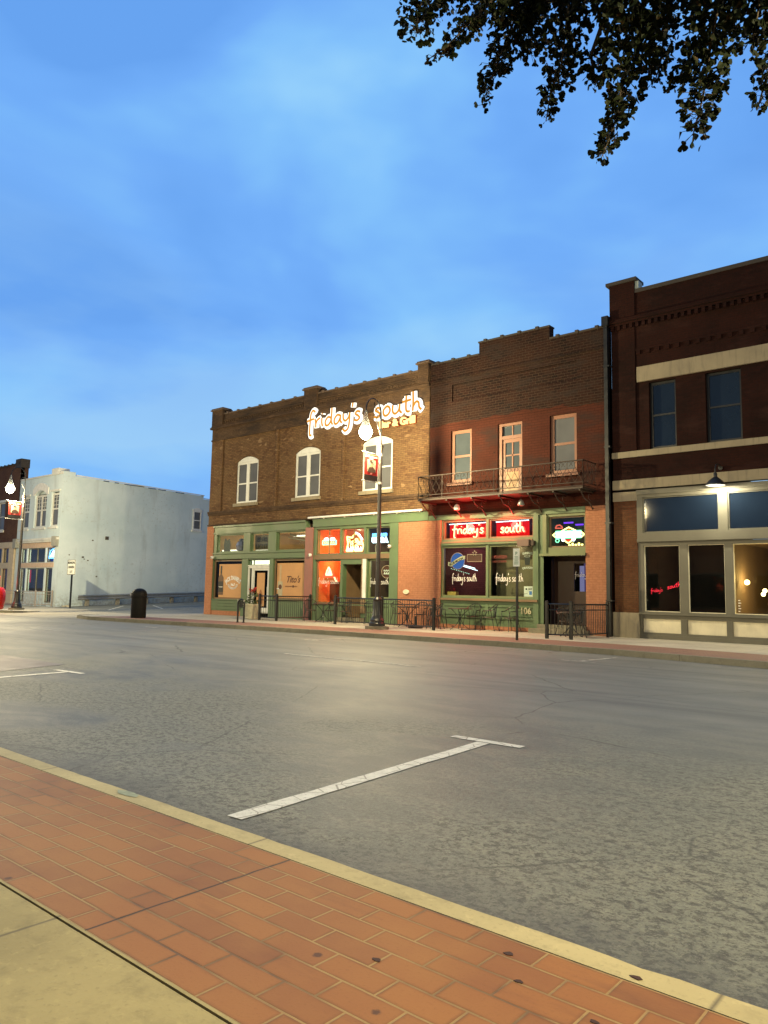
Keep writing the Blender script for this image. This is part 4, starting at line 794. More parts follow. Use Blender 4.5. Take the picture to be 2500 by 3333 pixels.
# ------------------------------------------------------------------ WHITE BUILDING and brown neighbour
M['white_wall'] = None
b = NB('white_rendered_wall'); uv, p = b.facade(); n = b.noise(uv, .45, 6, .62); st = b.noise(b.map(uv, (1.1, .22, 1)), 1.3, 5, .6); fine = b.noise(uv, 5, 6, .7); fx = b.noise(uv, 26, 3)
c_ = b.mix(b.val(n, .3, .7), (.52, .66, .75), (.68, .80, .88)); c_ = b.mix(b.val(st, .54, .74, 0, .38), c_, (.30, .34, .35)); patch = b.math('MULTIPLY', b.val(fine, .56, .66), b.val(b.noise(b.map(uv, (.3, .6, 1), (2.7, 0, 0)), 1.0, 3), .48, .6))
low = b.val(p[2], .2, 1.0, .55, 0); c_ = b.mix(b.math('MULTIPLY', patch, .4), c_, (.25, .25, .23)); c_ = b.mix(b.math('MULTIPLY', low, b.val(fine, .4, .6)), c_, (.15, .15, .13))
M['white_wall'] = b.done(c_, .8, bump=fx, bstr=.3, bdist=.01)
Wb = thing('white_building', 'white rendered two storey building with a long stained blank side wall on the alley', 'building', (-48.6, F, .1))
WX0, WX1 = -51.55, -45.6
ww = [(-51.0, -49.98, 5.05, 7.2), (-49.25, -47.6, 5.05, 7.5), (-46.98, -45.98, 5.05, 7.28)]; sf = [(-50.75, -49.95, 2.82, 3.75), (-49.8, -47.35, 2.82, 3.75), (-47.2, -46.16, 2.82, 3.75), (-50.75, -49.95, .3, 2.46), (-49.8, -47.35, .95, 2.46), (-47.2, -46.24, .3, 2.46)]
mb = flat(); mb.wall(WX0, WX1, .05, 8.35, F, ww + sf, .22); spandrel(mb, -49.25, -47.6, 7.22, .27, 7.5, F)
mb.quad((WX1 + .003, F, 0), (WX1 + .003, 33.0, 0), (WX1 + .003, 33.0, 8.08), (WX1 + .003, F + .8, 8.30)); mb.quad((WX1 + .003, F, 0), (WX1 + .003, F + .8, 8.30), (WX1 + .003, F + .8, 8.52), (WX1 + .003, F, 8.52)); mb.quad((WX1, 33.0, 0), (WX1, 44, 0), (WX1, 44, 7.6), (WX1, 33.0, 7.86))
mb.quad((WX0, F, 0), (WX0, 44, 0), (WX0, 44, 8), (WX0, F, 8.3)); mb.quad((WX1, F + .8, 8.3), (WX1 - .3, F + .8, 8.3), (WX1 - .3, 33, 8.08), (WX1, 33, 8.08)); mb.quad((WX1 - .3, F + .8, 8.3), (WX1 - .3, F + .8, 7.4), (WX1 - .3, 33, 7.3), (WX1 - .3, 33, 8.08)); mb.quad((WX1, 33, 8.08), (WX1 - .3, 33, 8.08), (WX1 - .3, 33, 7.3), (WX1, 33, 7.3))
mb.quad((WX0, F, 8.35), (WX1, F, 8.35), (WX1, F + .3, 8.35), (WX0, F + .3, 8.35)); mb.quad((WX0, F + .3, 8.35), (WX1, F + .3, 8.35), (WX1, F + .3, 7), (WX0, F + .3, 7)); mb.build('wall', M['white_wall'], Wb)
q = MB(); q.box(WX0, -47.1, F - .02, F + .3, 8.36, 8.46); q.box(-47.05, -46.2, F - .05, F + .7, 8.36, 8.78); q.box(-46.15, WX1 - .0, F - .02, F + .78, 8.36, 8.53); q.build('parapet', M['white_trim'], Wb)
q = MB(); y = F + .9
q.box(WX1 - .33, WX1 + .04, F + .84, 33.02, 8.27, 8.27 + .001) if False else None
n0 = len(q.v); 
for (yy0, zz0, yy1, zz1) in ((F + .82, 8.31, 33.03, 8.09), (33.06, 7.87, 44, 7.61)):
    for sgn in (0,):
        q.quad((WX1 + .05, yy0, zz0), (WX1 + .05, yy1, zz1), (WX1 + .05, yy1, zz1 + .07), (WX1 + .05, yy0, zz0 + .07)); q.quad((WX1 + .05, yy0, zz0 + .07), (WX1 + .05, yy1, zz1 + .07), (WX1 - .34, yy1, zz1 + .07), (WX1 - .34, yy0, zz0 + .07)); q.quad((WX1 + .05, yy1, zz1), (WX1 - .34, yy1, zz1), (WX1 - .34, yy1, zz1 + .07), (WX1 + .05, yy1, zz1 + .07))
q.build('coping', M['white_trim'], Wb)
q = MB()
for (a, b2) in ((25.1, 25.5), (25.9, 26.2), (26.6, 28.1), (28.4, 29.0), (29.2, 29.8), (30.6, 31.3)): q.box(WX1 + .001, WX1 + .02, a, b2, 8.32 - (a - 23.2) * .0225 - .08, 8.32 - (a - 23.2) * .0225 - .03)
q.build('roof_edge_gaps', M['ink'], Wb)
q = MB(); q.slab([(WX0, F + .3), (WX1 - .3, F + .3), (WX1 - .3, 44), (WX0, 44)], 7.25, 7.3); q.build('roof', M['roof'], Wb)
for i, (a, bb, c, d_) in enumerate(ww):
    w = window(Wb, a, bb, c, 7.2, F + .08, M['white_trim'], M['glass_up'], fw=.13, posts=(-48.42,) if i == 1 else (), rails=(6.2,), sill=(.12, F, M['white_trim']), pw=.16)
    q = MB()
    for sx in ([(a + .13, bb - .13)] if i != 1 else [(a + .13, -48.5), (-48.34, bb - .13)]):
        for zk in (6.45, 6.7, 6.95): q.box(sx[0], sx[1], F + .10, F + .118, zk - .012, zk + .012)
        q.box((sx[0] + sx[1]) / 2 - .012, (sx[0] + sx[1]) / 2 + .012, F + .10, F + .117, 6.24, 7.1)
    q.build('glazing_bars', M['white_trim'], w)
q = MB(); P = [(x, z) for x, z in arc_pts(-49.5, -47.38, 7.62, .36)]; Q = [(x, z) for x, z in arc_pts(-49.3, -47.58, 7.20, .30)]; q.prism([(-49.5, 7.2)] + P + [(-47.38, 7.2)] + list(reversed(Q)), F - .06, F - .004); q.build('arch_hood', M['white'], Wb)
q = MB(); q.box(-47.1, -45.85, F - .08, F - .003, 7.30, 7.42); q.box(-51.1, -49.9, F - .08, F - .003, 7.22, 7.34); q.build('window_hood', M['white_trim'], Wb)
q = MB(); q.box(-51.6, -45.6, F - .18, F - .003, 4.22, 4.36); q.box(-51.5, -45.7, F - .12, F - .003, 4.10, 4.22); q.build('cornice', M['white_trim'], Wb)
for x in (-51.55, -46.1): q = MB(); q.box(x, x + .45, F - .26, F - .004, 3.82, 4.42); q.build('corbel', plain('grey_corbel', (.33, .34, .32), .8), Wb)
q = MB(); q.box(-50.9, -46.1, F - .02, F - .002, 3.76, 4.09); q.box(-50.9, -46.1, F - .03, F - .002, 2.5, 2.80); q.build('fascia', plain('peach_fascia', (.62, .47, .36), .7), Wb)
for i, (a, bb, c, d_) in enumerate(sf): window(Wb, a, bb, c, d_, F + .08, M['grey_trim'], M['glass'], fw=.06, posts=((a + bb) / 2,) if i in (1, 4) else (), pw=.04, name='shop_window')
rm = room(Wb, -51.3, -45.9, F + .3, F + 2.5, .3, 3.8, [M['curtain'], M['room_dark'], M['room_dark']]); light_point('room_light', (-48, F + 1.2, 2.6), 170, (.9, .9, .65), .2, rm)
q = MB(); q.box(-50.7, -50.0, F + .4, F + .42, 1.55, 2.36); q.build('red_blind', emit('red_glow_blind', (.9, .03, .06), .55), rm)
q = MB(); q.box(-47.0, -46.3, F + .4, F + .7, .5, 1.4); q.build('display', plain('yellow_green_display', (.35, .40, .08), .7), rm)
# side wall window and vent
w = MB(); w.box(WX1 + .0, WX1 + .05, 32.14, 32.24, 5.55, 6.95); w.box(WX1, WX1 + .05, 32.76, 32.86, 5.55, 6.95); w.box(WX1, WX1 + .05, 32.24, 32.76, 5.55, 5.65); w.box(WX1, WX1 + .05, 32.24, 32.76, 6.85, 6.95); w.box(WX1, WX1 + .045, 32.24, 32.76, 6.22, 6.28); w.box(WX1, WX1 + .10, 32.06, 32.94, 5.44, 5.54)
wo = w.build('side_window', M['white'], Wb); q = MB(); q.box(WX1 + .004, WX1 + .02, 32.2, 32.8, 5.6, 6.9); q.build('pane', M['glass_up'], wo)
P = arc_pts(32.04, 32.96, 6.96, .2); q = MB(); q.prism([(32.04, 6.96)] + P + [(32.96, 6.96)], 0, .06); q.v = [Vector((WX1 + v.y, v.x, v.z)) for v in q.v]; q.build('arch_hood', M['white'], wo)
q = MB(); q.box(WX1 + .001, WX1 + .04, 25.45, 25.68, 4.40, 4.62); q.build('vent', M['grey_board'], Wb)
q = MB()
for (yy_, z, s_) in ((24.0, 3.2, .07), (24.35, 3.0, .05), (23.1, 3.3, .04), (24.1, 3.08, .04), (24.6, 4.3, .05), (25.0, 2.0, .05)): q.box(WX1 + .001, WX1 + .015, yy_ - s_, yy_ + s_, z - s_ * .7, z + s_ * .7)
q.build('wall_hole', M['grey_board'], Wb)

Nb = thing('brown_building', 'dark brown brick building cut off by the left edge, beside the white building', 'building', (-56, F, .1))
lf = [(-53.55, -52.62, 2.85, 3.85), (-54.9, -53.7, 2.85, 3.85), (-53.55, -52.62, .9, 2.46), (-54.9, -53.7, .9, 2.46), (-54.75, -53.65, 5.1, 7.05), (-57.5, -56.4, 5.1, 7.05)]
mb = flat(); mb.wall(-64, -51.6, 4.25, 9.55, F - .02, [h for h in lf if h[2] > 4], .25); mb.quad((-51.6, F - .02, 7), (-51.6, F + .5, 7), (-51.6, F + .5, 9.4), (-51.6, F - .02, 9.4)); mb.build('wall', M['brick_brown'], Nb)
q = MB(); coping(q, -64, -51.5, 9.55, F - .05, F + .3, .6, .14); q.box(-52.3, -51.45, F - .1, F + .5, 9.3, 9.9); q.build('coping', M['coping'], Nb)
mb = flat(); mb.wall(-64, -51.6, .1, 4.25, F - .015, [h for h in lf if h[2] < 4], .25); mb.wall(-52.3, -51.62, .1, 4.2, F - .12, (), .1); mb.build('shopfront', plain('cream_shopfront', (.58, .50, .38), .7), Nb)
for a, bb, c, d_ in lf:
    if c > 4: window(Nb, a, bb, c, d_, F + .05, M['white_trim'], M['glass_up'], fw=.08, rails=(6.05,), sill=(.15, F, M['white_trim'])); q = MB(); q.box(a - .1, bb + .1, F - .06, F - .022, d_, d_ + .16); q.build('window_hood', M['white_trim'], Nb)
    else: window(Nb, a, bb, c, d_, F + .08, M['grey_trim'], M['glass'], fw=.05, name='shop_window')
rm = room(Nb, -58, -52.0, F + .3, F + 2.2, .3, 4.0, [plain('maroon_room', (.22, .02, .03), .8), M['room_dark'], M['room_dark']]); light_point('room_light', (-53.8, F + 1, 1.9), 88, (1, .04, .04), .2, rm)

# ------------------------------------------------------------------ handwritten lettering
GL = {'f': (.80, [[(.92, 1.72), (.68, 1.95), (.45, 1.6), (.38, .8), (.33, -.3), (.38, -.75), (.55, -.7)], [(.02, .85), (.4, .95), (.78, 1.0)]]),
 'r': (.72, [[(.12, .98), (.2, .5), (.22, .02)], [(.22, .45), (.38, .82), (.66, .98)]]), 'i': (.40, [[(.15, .95), (.15, .45), (.24, .02)], [(.17, 1.36), (.19, 1.48)]]),
 'd': (.98, [[(.74, .78), (.42, .92), (.14, .5), (.2, .08), (.46, .06), (.72, .45), (.80, 1.1), (.82, 1.85)], [(.80, 1.1), (.78, .4), (.92, .02)]]),
 'a': (.95, [[(.76, .84), (.42, .96), (.12, .5), (.2, .05), (.48, .1), (.72, .55), (.78, .92)], [(.78, .8), (.76, .3), (.92, .03)]]),
 'y': (.92, [[(.1, .97), (.13, .42), (.36, .18), (.66, .48), (.78, .97)], [(.78, .97), (.76, .1), (.64, -.65), (.32, -.9), (.08, -.6)]]),
 "'": (.26, [[(.16, 1.95), (.12, 1.5)]]), 's': (.75, [[(.66, .84), (.36, .97), (.18, .72), (.46, .48), (.60, .22), (.36, .0), (.06, .12)]]),
 'o': (.84, [[(.42, .95), (.14, .6), (.2, .1), (.48, .04), (.72, .42), (.62, .85), (.38, .95)]]), 'u': (.92, [[(.12, .95), (.12, .3), (.34, .05), (.64, .35), (.72, .95)], [(.72, .95), (.72, .3), (.9, .02)]]),
 't': (.76, [[(.36, 1.65), (.33, .6), (.40, .1), (.66, .04)], [(.02, 1.08), (.4, 1.12), (.76, 1.18)]]), 'h': (.92, [[(.16, 1.95), (.18, .9), (.15, .02)], [(.17, .42), (.4, .86), (.62, .76), (.68, .3), (.86, .02)]]), ' ': (.45, [])}
def script(mb, word, x, z, sx, sz, y, r, flatten=1.0, n=6, jitter=0.0, rise=0.0, only=None):
    cx = x
    for ch in word:
        w, strokes = GL[ch]
        for st in strokes:
            P = catmull([(cx + px * sx, y, z + pz * sz + (cx + px * sx - x) * rise) for px, pz in st], 4)
            mb.tube(P, r, n, True, flatten)
        cx += w * sx
    return cx - x
def wlen(word): return sum(GL[c][0] for c in word)

# big lit wall sign
t = thing('wall_sign', 'large lit white and amber handwritten sign on the parapet of the tan brick bar', 'sign', (-20.3, F, 8.3))
for word, x0, x1, zb in (("friday's", -23.52, -20.34, 8.33), ("south", -19.66, -17.2, 8.30)):
    sx = (x1 - x0) / wlen(word)
    q = MB(); script(q, word, x0, zb, sx, .40, F - .10, .155, .35, 8, rise=.0); q.build('white_letters', M['neon_white'], t)
    q = MB(); script(q, word, x0, zb, sx, .40, F - .165, .047, .4, 6, rise=.0); q.build('amber_strokes', M['neon_amber'], t)
q = MB(); q.text("Bar & Grill", -19.42, 7.86, .40, F - .10, .05, .014, 0, 'LEFT', 1.06); q.build('amber_letters', emit('sign_pale_orange', (1.0, .66, .24), 2.2), t)
q = MB(); q.text("Bar & Grill", -19.42, 7.86, .40, F - .05, .03, .036, 0, 'LEFT', 1.06); q.build('letter_shell', emit('sign_red_edge', (1.0, .16, .03), .5), t)
light_point('sign_glow', (-21.8, F - .55, 8.3), 6, (1, .9, .7), .3, t); light_point('sign_glow', (-18.5, F - .55, 8.3), 6, (1, .9, .7), .3, t)

# pub neon words
for word, x0, x1, zb, lab, px0, px1 in (("friday's", -15.98, -14.62, 3.52, 'red and cream neon word reading friday\'s in the pub transom', -16.12, -14.46), ("south", -13.94, -12.98, 3.50, 'red and cream neon word reading south in the pub transom', -14.12, -12.82)):
    t = thing('neon_sign', lab, 'neon sign', ((x0 + x1) / 2, F + .2, 3.4), 0, 'red neon words in the pub transom')
    q = MB(); q.box(px0, px1, F + .22, F + .24, 3.36, 3.86); q.build('red_panel', M['red_panel'], t)
    sx = (x1 - x0) / wlen(word); q = MB(); script(q, word, x0, zb, sx, .185, F + .18, .024, 1, 6); q.build('neon_tube', M['neon_cream'], t)
    q = MB(); script(q, word, x0 + .03, zb - .02, sx, .185, F + .205, .042, .3, 6); q.build('neon_halo', M['neon_red'], t)
    q = MB(); q.tube([(px0, F + .19, 3.88), (px1, F + .19, 3.885)], .013, 5); q.build('top_tube', M['neon_icy'], t)
    light_point('neon_light', ((x0 + x1) / 2, F - .12, 3.75), 170 if word[0] == 'f' else 100, (1, .04, .03), .15, t)
def lettering(label, word, x, z, sx, sz, y, r, group='white handwritten words on the glass'):
    t = thing('window_lettering', label, 'lettering', (x, y, z), 0, group); cx = x
    for wd in word.split(' '):
        q = MB(); cx += script(q, wd, cx, z, sx, sz, y, r * .85, .3, 5) + GL[' '][0] * sx; q.build('word', M['letterwhite'], t)
w8 = wlen("friday's south")
lettering('white handwritten words on the left pane of the big pub window', "friday's south", -15.93, 1.80, 1.08 / w8, .145, F + .10, .011)
lettering('white handwritten words on the right pane of the big pub window', "friday's south", -14.08, 1.80, 1.10 / w8, .145, F + .10, .013)
lettering('white handwritten words on the window right of the open doorway of the bar', "friday's south", -19.93, 1.66, .98 / w8, .13, F + .13, .009)
lettering('white handwritten words below the glowing triangle sign in the bar window', "friday's south", -22.85, 1.66, 1.2 / w8, .13, F + .13, .011)
lettering('small white handwritten word on the glass of the dark pub door', "friday's", -11.40, 1.98, .52 / wlen("friday's"), .085, F + .69, .008)

# other window signs
def neon(label, build, loc, cat='neon sign', name='neon_sign', group=None):
    t = thing(name, label, cat, loc, 0, group); build(t); return t
def poly_tube(q, pts, y, r, closed=True, n=5):
    P = [(x, y, z) for x, z in pts];
    if closed: P = P + [P[0]]
    for i in range(len(P) - 1): q.tube([P[i], P[i + 1]], r, n)
y1 = F + .19
def b1(t):
    q = MB(); poly_tube(q, [(-22.70, 3.30), (-21.90, 3.30), (-21.90, 3.47), (-22.70, 3.47)], y1, .022)
    for i in range(7): x = -22.62 + i * .105; q.tube([(x, y1, 3.34), (x + .04, y1, 3.44), (x + .07, y1, 3.34)], .013, 4)
    q.build('green_tube', M['neon_green'], t)
    q = MB()
    for cx in (-22.48, -22.12): poly_tube(q, [(cx + .12 * math.cos(k * .7), 3.53 + .045 * math.sin(k * .7)) for k in range(9)], y1, .026)
    q.build('white_tube', M['neon_icy'], t)
    q = MB()
    for cx in (-22.37, -22.23): poly_tube(q, [(cx + .07 * math.cos(k * .7), 3.64 + .04 * math.sin(k * .7)) for k in range(9)], y1, .014)
    q.build('red_tube', M['neon_red'], t)
neon('green framed neon with red loops in the left transom of the bar', b1, (-22.3, y1, 3.3))
def b2(t):
    q = MB(); q.box(-21.38, -20.26, F + .26, F + .27, 2.95, 3.86); q.build('backing', emit('orange_lit_panel', (1.0, .17, .04), .75), t)
    q = MB(); poly_tube(q, [(-21.30, 3.0), (-20.45, 3.0), (-20.38, 3.2), (-20.55, 3.55), (-20.8, 3.74), (-21.0, 3.55), (-21.28, 3.6), (-21.22, 3.3)], y1, .035)
    random.seed(3)
    for i in range(12): cx = random.uniform(-21.2, -20.5); cz = random.uniform(3.15, 3.5); poly_tube(q, [(cx + .07 * math.cos(k), cz + .06 * math.sin(k)) for k in range(6)], y1, .02)
    q.build('yellow_tube', M['neon_yellow'], t)
    q = MB(); 
    for i in range(6): x = -21.25 + i * .14; q.tube([(x, y1, 2.99), (x + .04, y1, 3.16), (x + .09, y1, 3.0)], .026, 4)
    q.tube([(-20.80, y1, 3.76), (-20.6, y1, 3.66), (-20.42, y1, 3.46)], .03, 5); q.build('white_tube', M['neon_icy'], t)
    q = MB(); poly_tube(q, [(-21.41, 2.93), (-20.24, 2.93), (-20.24, 3.89), (-21.41, 3.89)], y1 + .02, .012); q.build('red_tube', M['neon_red'], t)
    light_point('neon_light', (-20.85, F - .2, 3.4), 14, (1, .35, .1), .2, t)
neon('bright yellow and red neon picture in the middle transom of the bar', b2, (-20.85, y1, 2.95))
def b3(t):
    q = MB(); q.text("MICHELOB", -19.52, 3.56, .165, y1, .03, .012, .1, 'CENTER', .95); q.build('blue_tube', M['neon_blue'], t)
    q = MB(); q.text("ULTRA", -19.50, 3.32, .27, y1, .03, .022, 0, 'CENTER', .98); q.build('white_tube', M['neon_icy'], t)
neon('icy white and blue neon word in the right transom of the bar', b3, (-19.5, y1, 3.3))
def b4(t):
    q = MB(); q.prism([(-22.42, 2.0), (-22.08, 2.0), (-22.25, 2.32)], y1, y1 + .01); q.build('yellow_panel', M['neon_yellow'], t)
    q = MB(); poly_tube(q, [(-22.58, 1.95), (-21.92, 1.95), (-22.06, 2.16), (-22.25, 2.40), (-22.42, 2.2)], y1 - .02, .014); q.build('red_tube', M['neon_red'], t)
    q = MB(); poly_tube(q, [(-22.42, 2.02), (-22.08, 2.02), (-22.16, 2.2), (-22.26, 2.36), (-22.36, 2.2)], y1 - .03, .03); q.tube([(-21.96, y1, 1.94), (-21.84, y1, 1.76)], .035, 5); q.build('cream_tube', M['neon_cream'], t)
    q = MB(); q.prism([(-22.62, 1.72), (-21.88, 1.76), (-22.0, 1.93), (-22.52, 1.93)], y1 + .02, y1 + .03); q.build('orange_board', emit('orange_board', (1, .22, .05), .8), t)
neon('glowing triangular neon sign in the red lit window left of the doorway', b4, (-22.25, y1, 1.95))
def b5(t):
    q = MB(); poly_tube(q, [(-19.10 + .27 * math.cos(k * .35), 2.15 + .25 * math.sin(k * .35)) for k in range(18)], y1, .013); q.build('ring', M['board_dark'], t)
    q = MB(); q.lathe([(.25, 0), (.25, .01)], (0, 0, 0), 20); q.v = [Vector((-19.10 + v.x, y1 + .03 + v.z, 2.15 + v.y * .95)) for v in q.v]; q.build('disc', plain('dark_red_disc', (.10, .03, .02), .5), t)
    q = MB(); q.text("222", -19.10, 2.06, .24, y1 - .01, .012, .006, 0, 'CENTER', .9); q.build('digits', M['letterwhite'], t)
neon('round dark sign with pale ring and digits in the window right of the doorway', b5, (-19.1, y1, 2.15), 'sign', 'round_sign')
def b6(t):
    q = MB(); q.lathe([(.30, 0), (.30, .02)], (0, 0, 0), 24); q.v = [Vector((-15.74 + v.x, y1 + v.z, 2.53 + v.y)) for v in q.v]; q.build('disc', emit('moon_blue', (.09, .27, .80), .55), t)
    q = MB(); poly_tube(q, [(-15.74 + .30 * math.cos(k * .2618), 2.53 + .30 * math.sin(k * .2618)) for k in range(24)], y1 - .005, .008); q.build('rim', M['board_dark'], t)
    P = [(-16.14, 2.36), (-16.0, 2.33), (-15.8, 2.45), (-15.6, 2.55), (-15.40, 2.60), (-15.40, 2.72), (-15.6, 2.69), (-15.82, 2.58), (-16.0, 2.47), (-16.14, 2.50)]
    q = MB(); q.prism(P, y1 - .03, y1 - .015); q.build('ribbon', plain('cream_ribbon', (.55, .50, .36), .6), t)
    q = MB()
    q.text("BLUE MOON", 0, 0, .115, 0, .006, .004, 0, 'CENTER', .98); a = math.atan2(.26, .66); q.v = [Vector((-15.77 + v.x * math.cos(a) - v.z * math.sin(a), y1 - .036 + v.y, 2.475 + v.x * math.sin(a) + v.z * math.cos(a))) for v in q.v]; q.build('ribbon_letters', M['ink'], t)
neon('round blue disc sign with a cream ribbon across it in the pub window', b6, (-15.74, y1, 2.5), 'sign', 'round_sign')
def b7(t):
    q = MB(); poly_tube(q, [(-15.32, 2.50), (-14.70, 2.50), (-14.70, 2.76), (-15.32, 2.76)], y1, .010)
    P = [(-15.0 + (.10 if k % 2 == 0 else .045) * math.sin(k * math.pi / 5), 2.80 + (.10 if k % 2 == 0 else .045) * math.cos(k * math.pi / 5)) for k in range(10)]; poly_tube(q, P, y1 - .01, .008); q.build('tube', M['board_dark'], t)
    q = MB(); q.box(-15.30, -14.72, y1 + .02, y1 + .03, 2.51, 2.75); q.build('board', plain('maroon_board', (.10, .03, .025), .6), t)
neon('unlit tube sign of a rectangle with a star on top in the pub window', b7, (-15, y1, 2.5), 'sign', 'star_sign')
def b8(t):
    q = MB(); q.text("BUDWEISER", -14.0, 2.60, .15, y1, .01, .003, 0, 'CENTER', .82); q.build('letters', plain('dull_red_top', (.28, .035, .03), .6), t); q = MB(); q.text("KING OF BEERS", -14.0, 2.46, .10, y1, .01, .001, 0, 'CENTER', .9); q.build('letters', plain('dull_red', (.28, .035, .03), .6), t)
neon('dull red unlit letter sign in the upper left of the right pub pane', b8, (-14, y1, 2.45), 'sign', 'letter_sign')
def b9(t):
    q = MB(); q.text("GUINNESS", -12.87, 2.74, .10, y1, .008, .002, 0, 'CENTER', .8, arc=.5); q.text("DRAUGHT", -12.86, 2.24, .10, y1, .008, .002, 0, 'CENTER', .8, arc=.6); poly_tube(q, [(-12.88 + .11 * math.cos(k * .5), 2.665 + .035 * math.sin(k * .5)) for k in range(13)], y1, .006); q.build('letters', M['letterwhite'], t)
    q = MB(); q.prism([(-12.96, 2.36), (-12.80, 2.36), (-12.76, 2.62), (-13.0, 2.62)], y1, y1 + .01); q.build('glass_shape', M['ink'], t)
neon('black pint glass sign with pale curved words at the right edge of the pub window', b9, (-12.88, y1, 2.24), 'sign', 'pint_sign')
t = thing('notice_paper', 'white notice sheet with a blue square taped to the lower right of the pub window', 'notice', (-12.81, F + .15, 1.24))
q = MB(); q.box(-12.98, -12.64, F + .148, F + .151, 1.24, 1.64); q.build('sheet', M['letterwhite'], t); q = MB(); q.box(-12.78, -12.68, F + .144, F + .147, 1.36, 1.48); q.build('blue_square', M['board_blue'], t)
q = MB()
for (a, z, w_, h_) in ((-12.92, 1.52, .06, .06), (-12.82, 1.53, .14, .02), (-12.82, 1.57, .15, .015), (-12.95, 1.38, .02, .04), (-12.88, 1.38, .02, .04)): q.box(a, a + w_, F + .144, F + .147, z, z + h_)
q.build('print', M['ink'], t)
t = thing('wall_speaker', 'brown weathered box speaker above the right pub window', 'speaker', (-12.78, F - .1, 2.98))
q = MB(); q.box(-13.03, -12.60, F - .22, F - .01, 2.98, 3.20); q.build('cabinet', plain('brown_box', (.16, .10, .08), .7), t); q = MB(); q.box(-12.60, -12.45, F - .16, F - .01, 3.0, 3.16); q.build('bracket', M['iron'], t)
def b11(t):  # glowing strokes stand in for a reflection in the glass, not a neon sign
    q = MB(); script(q, "friday's", -8.72, 1.50, .36 / wlen("friday's"), .062, F + .32, .006, 1, 4, rise=.10); q.build('word', emit('red_reflection_glow', (1, .03, .05), 1.6), t)
    q = MB(); script(q, "south", -8.22, 1.60, .40 / wlen("south"), .075, F + .32, .007, 1, 4, rise=.25); q.build('word', emit('red_reflection_glow', (1, .03, .05), 2.2), t)
neon('small red handwritten words, a reflection built as glowing strokes in the leftmost black shop window', b11, (-8.3, F + .32, 1.5))
def b10(t):
    q = MB(); q.box(-11.78, -10.92, y1, y1 + .02, 3.25, 3.44); q.build('white_panel', M['neon_icy'], t)
    q = MB(); poly_tube(q, [(-11.62, 3.45), (-11.34, 3.58), (-11.06, 3.45)], y1 - .01, .022, False); poly_tube(q, [(-11.6, 3.22), (-11.36, 3.06), (-11.1, 3.22)], y1 - .01, .022, False); poly_tube(q, [(-11.80, 3.42), (-11.91, 3.34), (-11.80, 3.26)], y1 - .01, .022, False); poly_tube(q, [(-10.90, 3.42), (-10.80, 3.33), (-10.90, 3.25)], y1 - .01, .022, False)
    for i in range(5): cx = -11.38 + i * .11; q.box(cx, cx + .07, y1 + .05, y1 + .06, 2.94, 3.03 + .04 * (i % 2))
    q.build('yellow_tube', M['neon_yellow'], t)
    q = MB(); q.prism([(-11.46, 3.46), (-11.34, 3.53), (-11.22, 3.46)], y1, y1 + .01); q.build('orange_panel', emit('orange_lamp_panel', (1, .35, .03), 1.2), t)
    q = MB(); q.prism([(-11.50, 3.19), (-11.22, 3.19), (-11.36, 3.09)], y1, y1 + .01); q.build('red_fill', emit('red_lamp_panel', (1, .1, .04), 1.3), t)
    q = MB(); poly_tube(q, [(-11.80, 3.23), (-10.90, 3.23), (-10.90, 3.46), (-11.80, 3.46)], y1 - .02, .018); poly_tube(q, [(-11.74 + .07 * math.cos(k), 3.15 + .06 * math.sin(k)) for k in range(6)], y1 - .02, .014); q.build('green_tube', M['neon_green'], t)
    q = MB(); poly_tube(q, [(-11.53 + .05 * math.cos(k), 3.18 + .05 * math.sin(k)) for k in range(6)], y1 - .03, .018); poly_tube(q, [(-11.16 + .05 * math.cos(k), 3.18 + .05 * math.sin(k)) for k in range(6)], y1 - .03, .018); q.build('white_tube', M['neon_icy'], t)
neon('bright multicolour diamond neon sign over the pub door', b10, (-11.35, y1, 3.05))
t = thing('led_strip', 'broken line of violet led strip across the transom over the pub door', 'led strip', (-11.3, F + .5, 3.7))
q = MB(); q.box(-11.68, -11.34, F + .5, F + .52, 3.74, 3.79); q.box(-11.26, -10.98, F + .5, F + .52, 3.66, 3.71); q.box(-10.94, -10.76, F + .5, F + .52, 3.60, 3.64); q.v = [Vector((v.x, v.y, v.z)) for v in q.v]; q.build('strip', M['neon_purple'], t)
t = thing('window_lamp', 'small orange red glowing lamp shape left of the multicolour neon over the pub door', 'lamp', (-11.75, F + .3, 3.55)); q = MB(); poly_tube(q, [(-11.88, 3.58), (-11.84, 3.66), (-11.72, 3.68), (-11.64, 3.62), (-11.62, 3.57)], F + .3, .022); q.build('tube', emit('coral_neon', (1, .16, .10), 1.2), t)
t = thing('neon_sign', 'bright blue neon shape in the right transom of the white building', 'neon sign', (-46.9, F + .15, 3.3)); q = MB(); q.prism([(-47.05, 3.15), (-46.5, 3.15), (-46.42, 3.42), (-46.6, 3.62), (-46.8, 3.42)], F + .16, F + .18); q.build('panel', M['neon_icy'], t); q = MB(); poly_tube(q, [(-47.1, 3.08), (-46.4, 3.08), (-46.32, 3.6), (-46.5, 3.7), (-46.95, 3.55)], F + .15, .03); q.build('tube', M['neon_blue'], t); q = MB(); q.box(-47.15, -46.22, F + .3, F + .31, 2.9, 3.72); q.build('backing', emit('blue_lit_panel', (.02, .07, .6), .4), t)

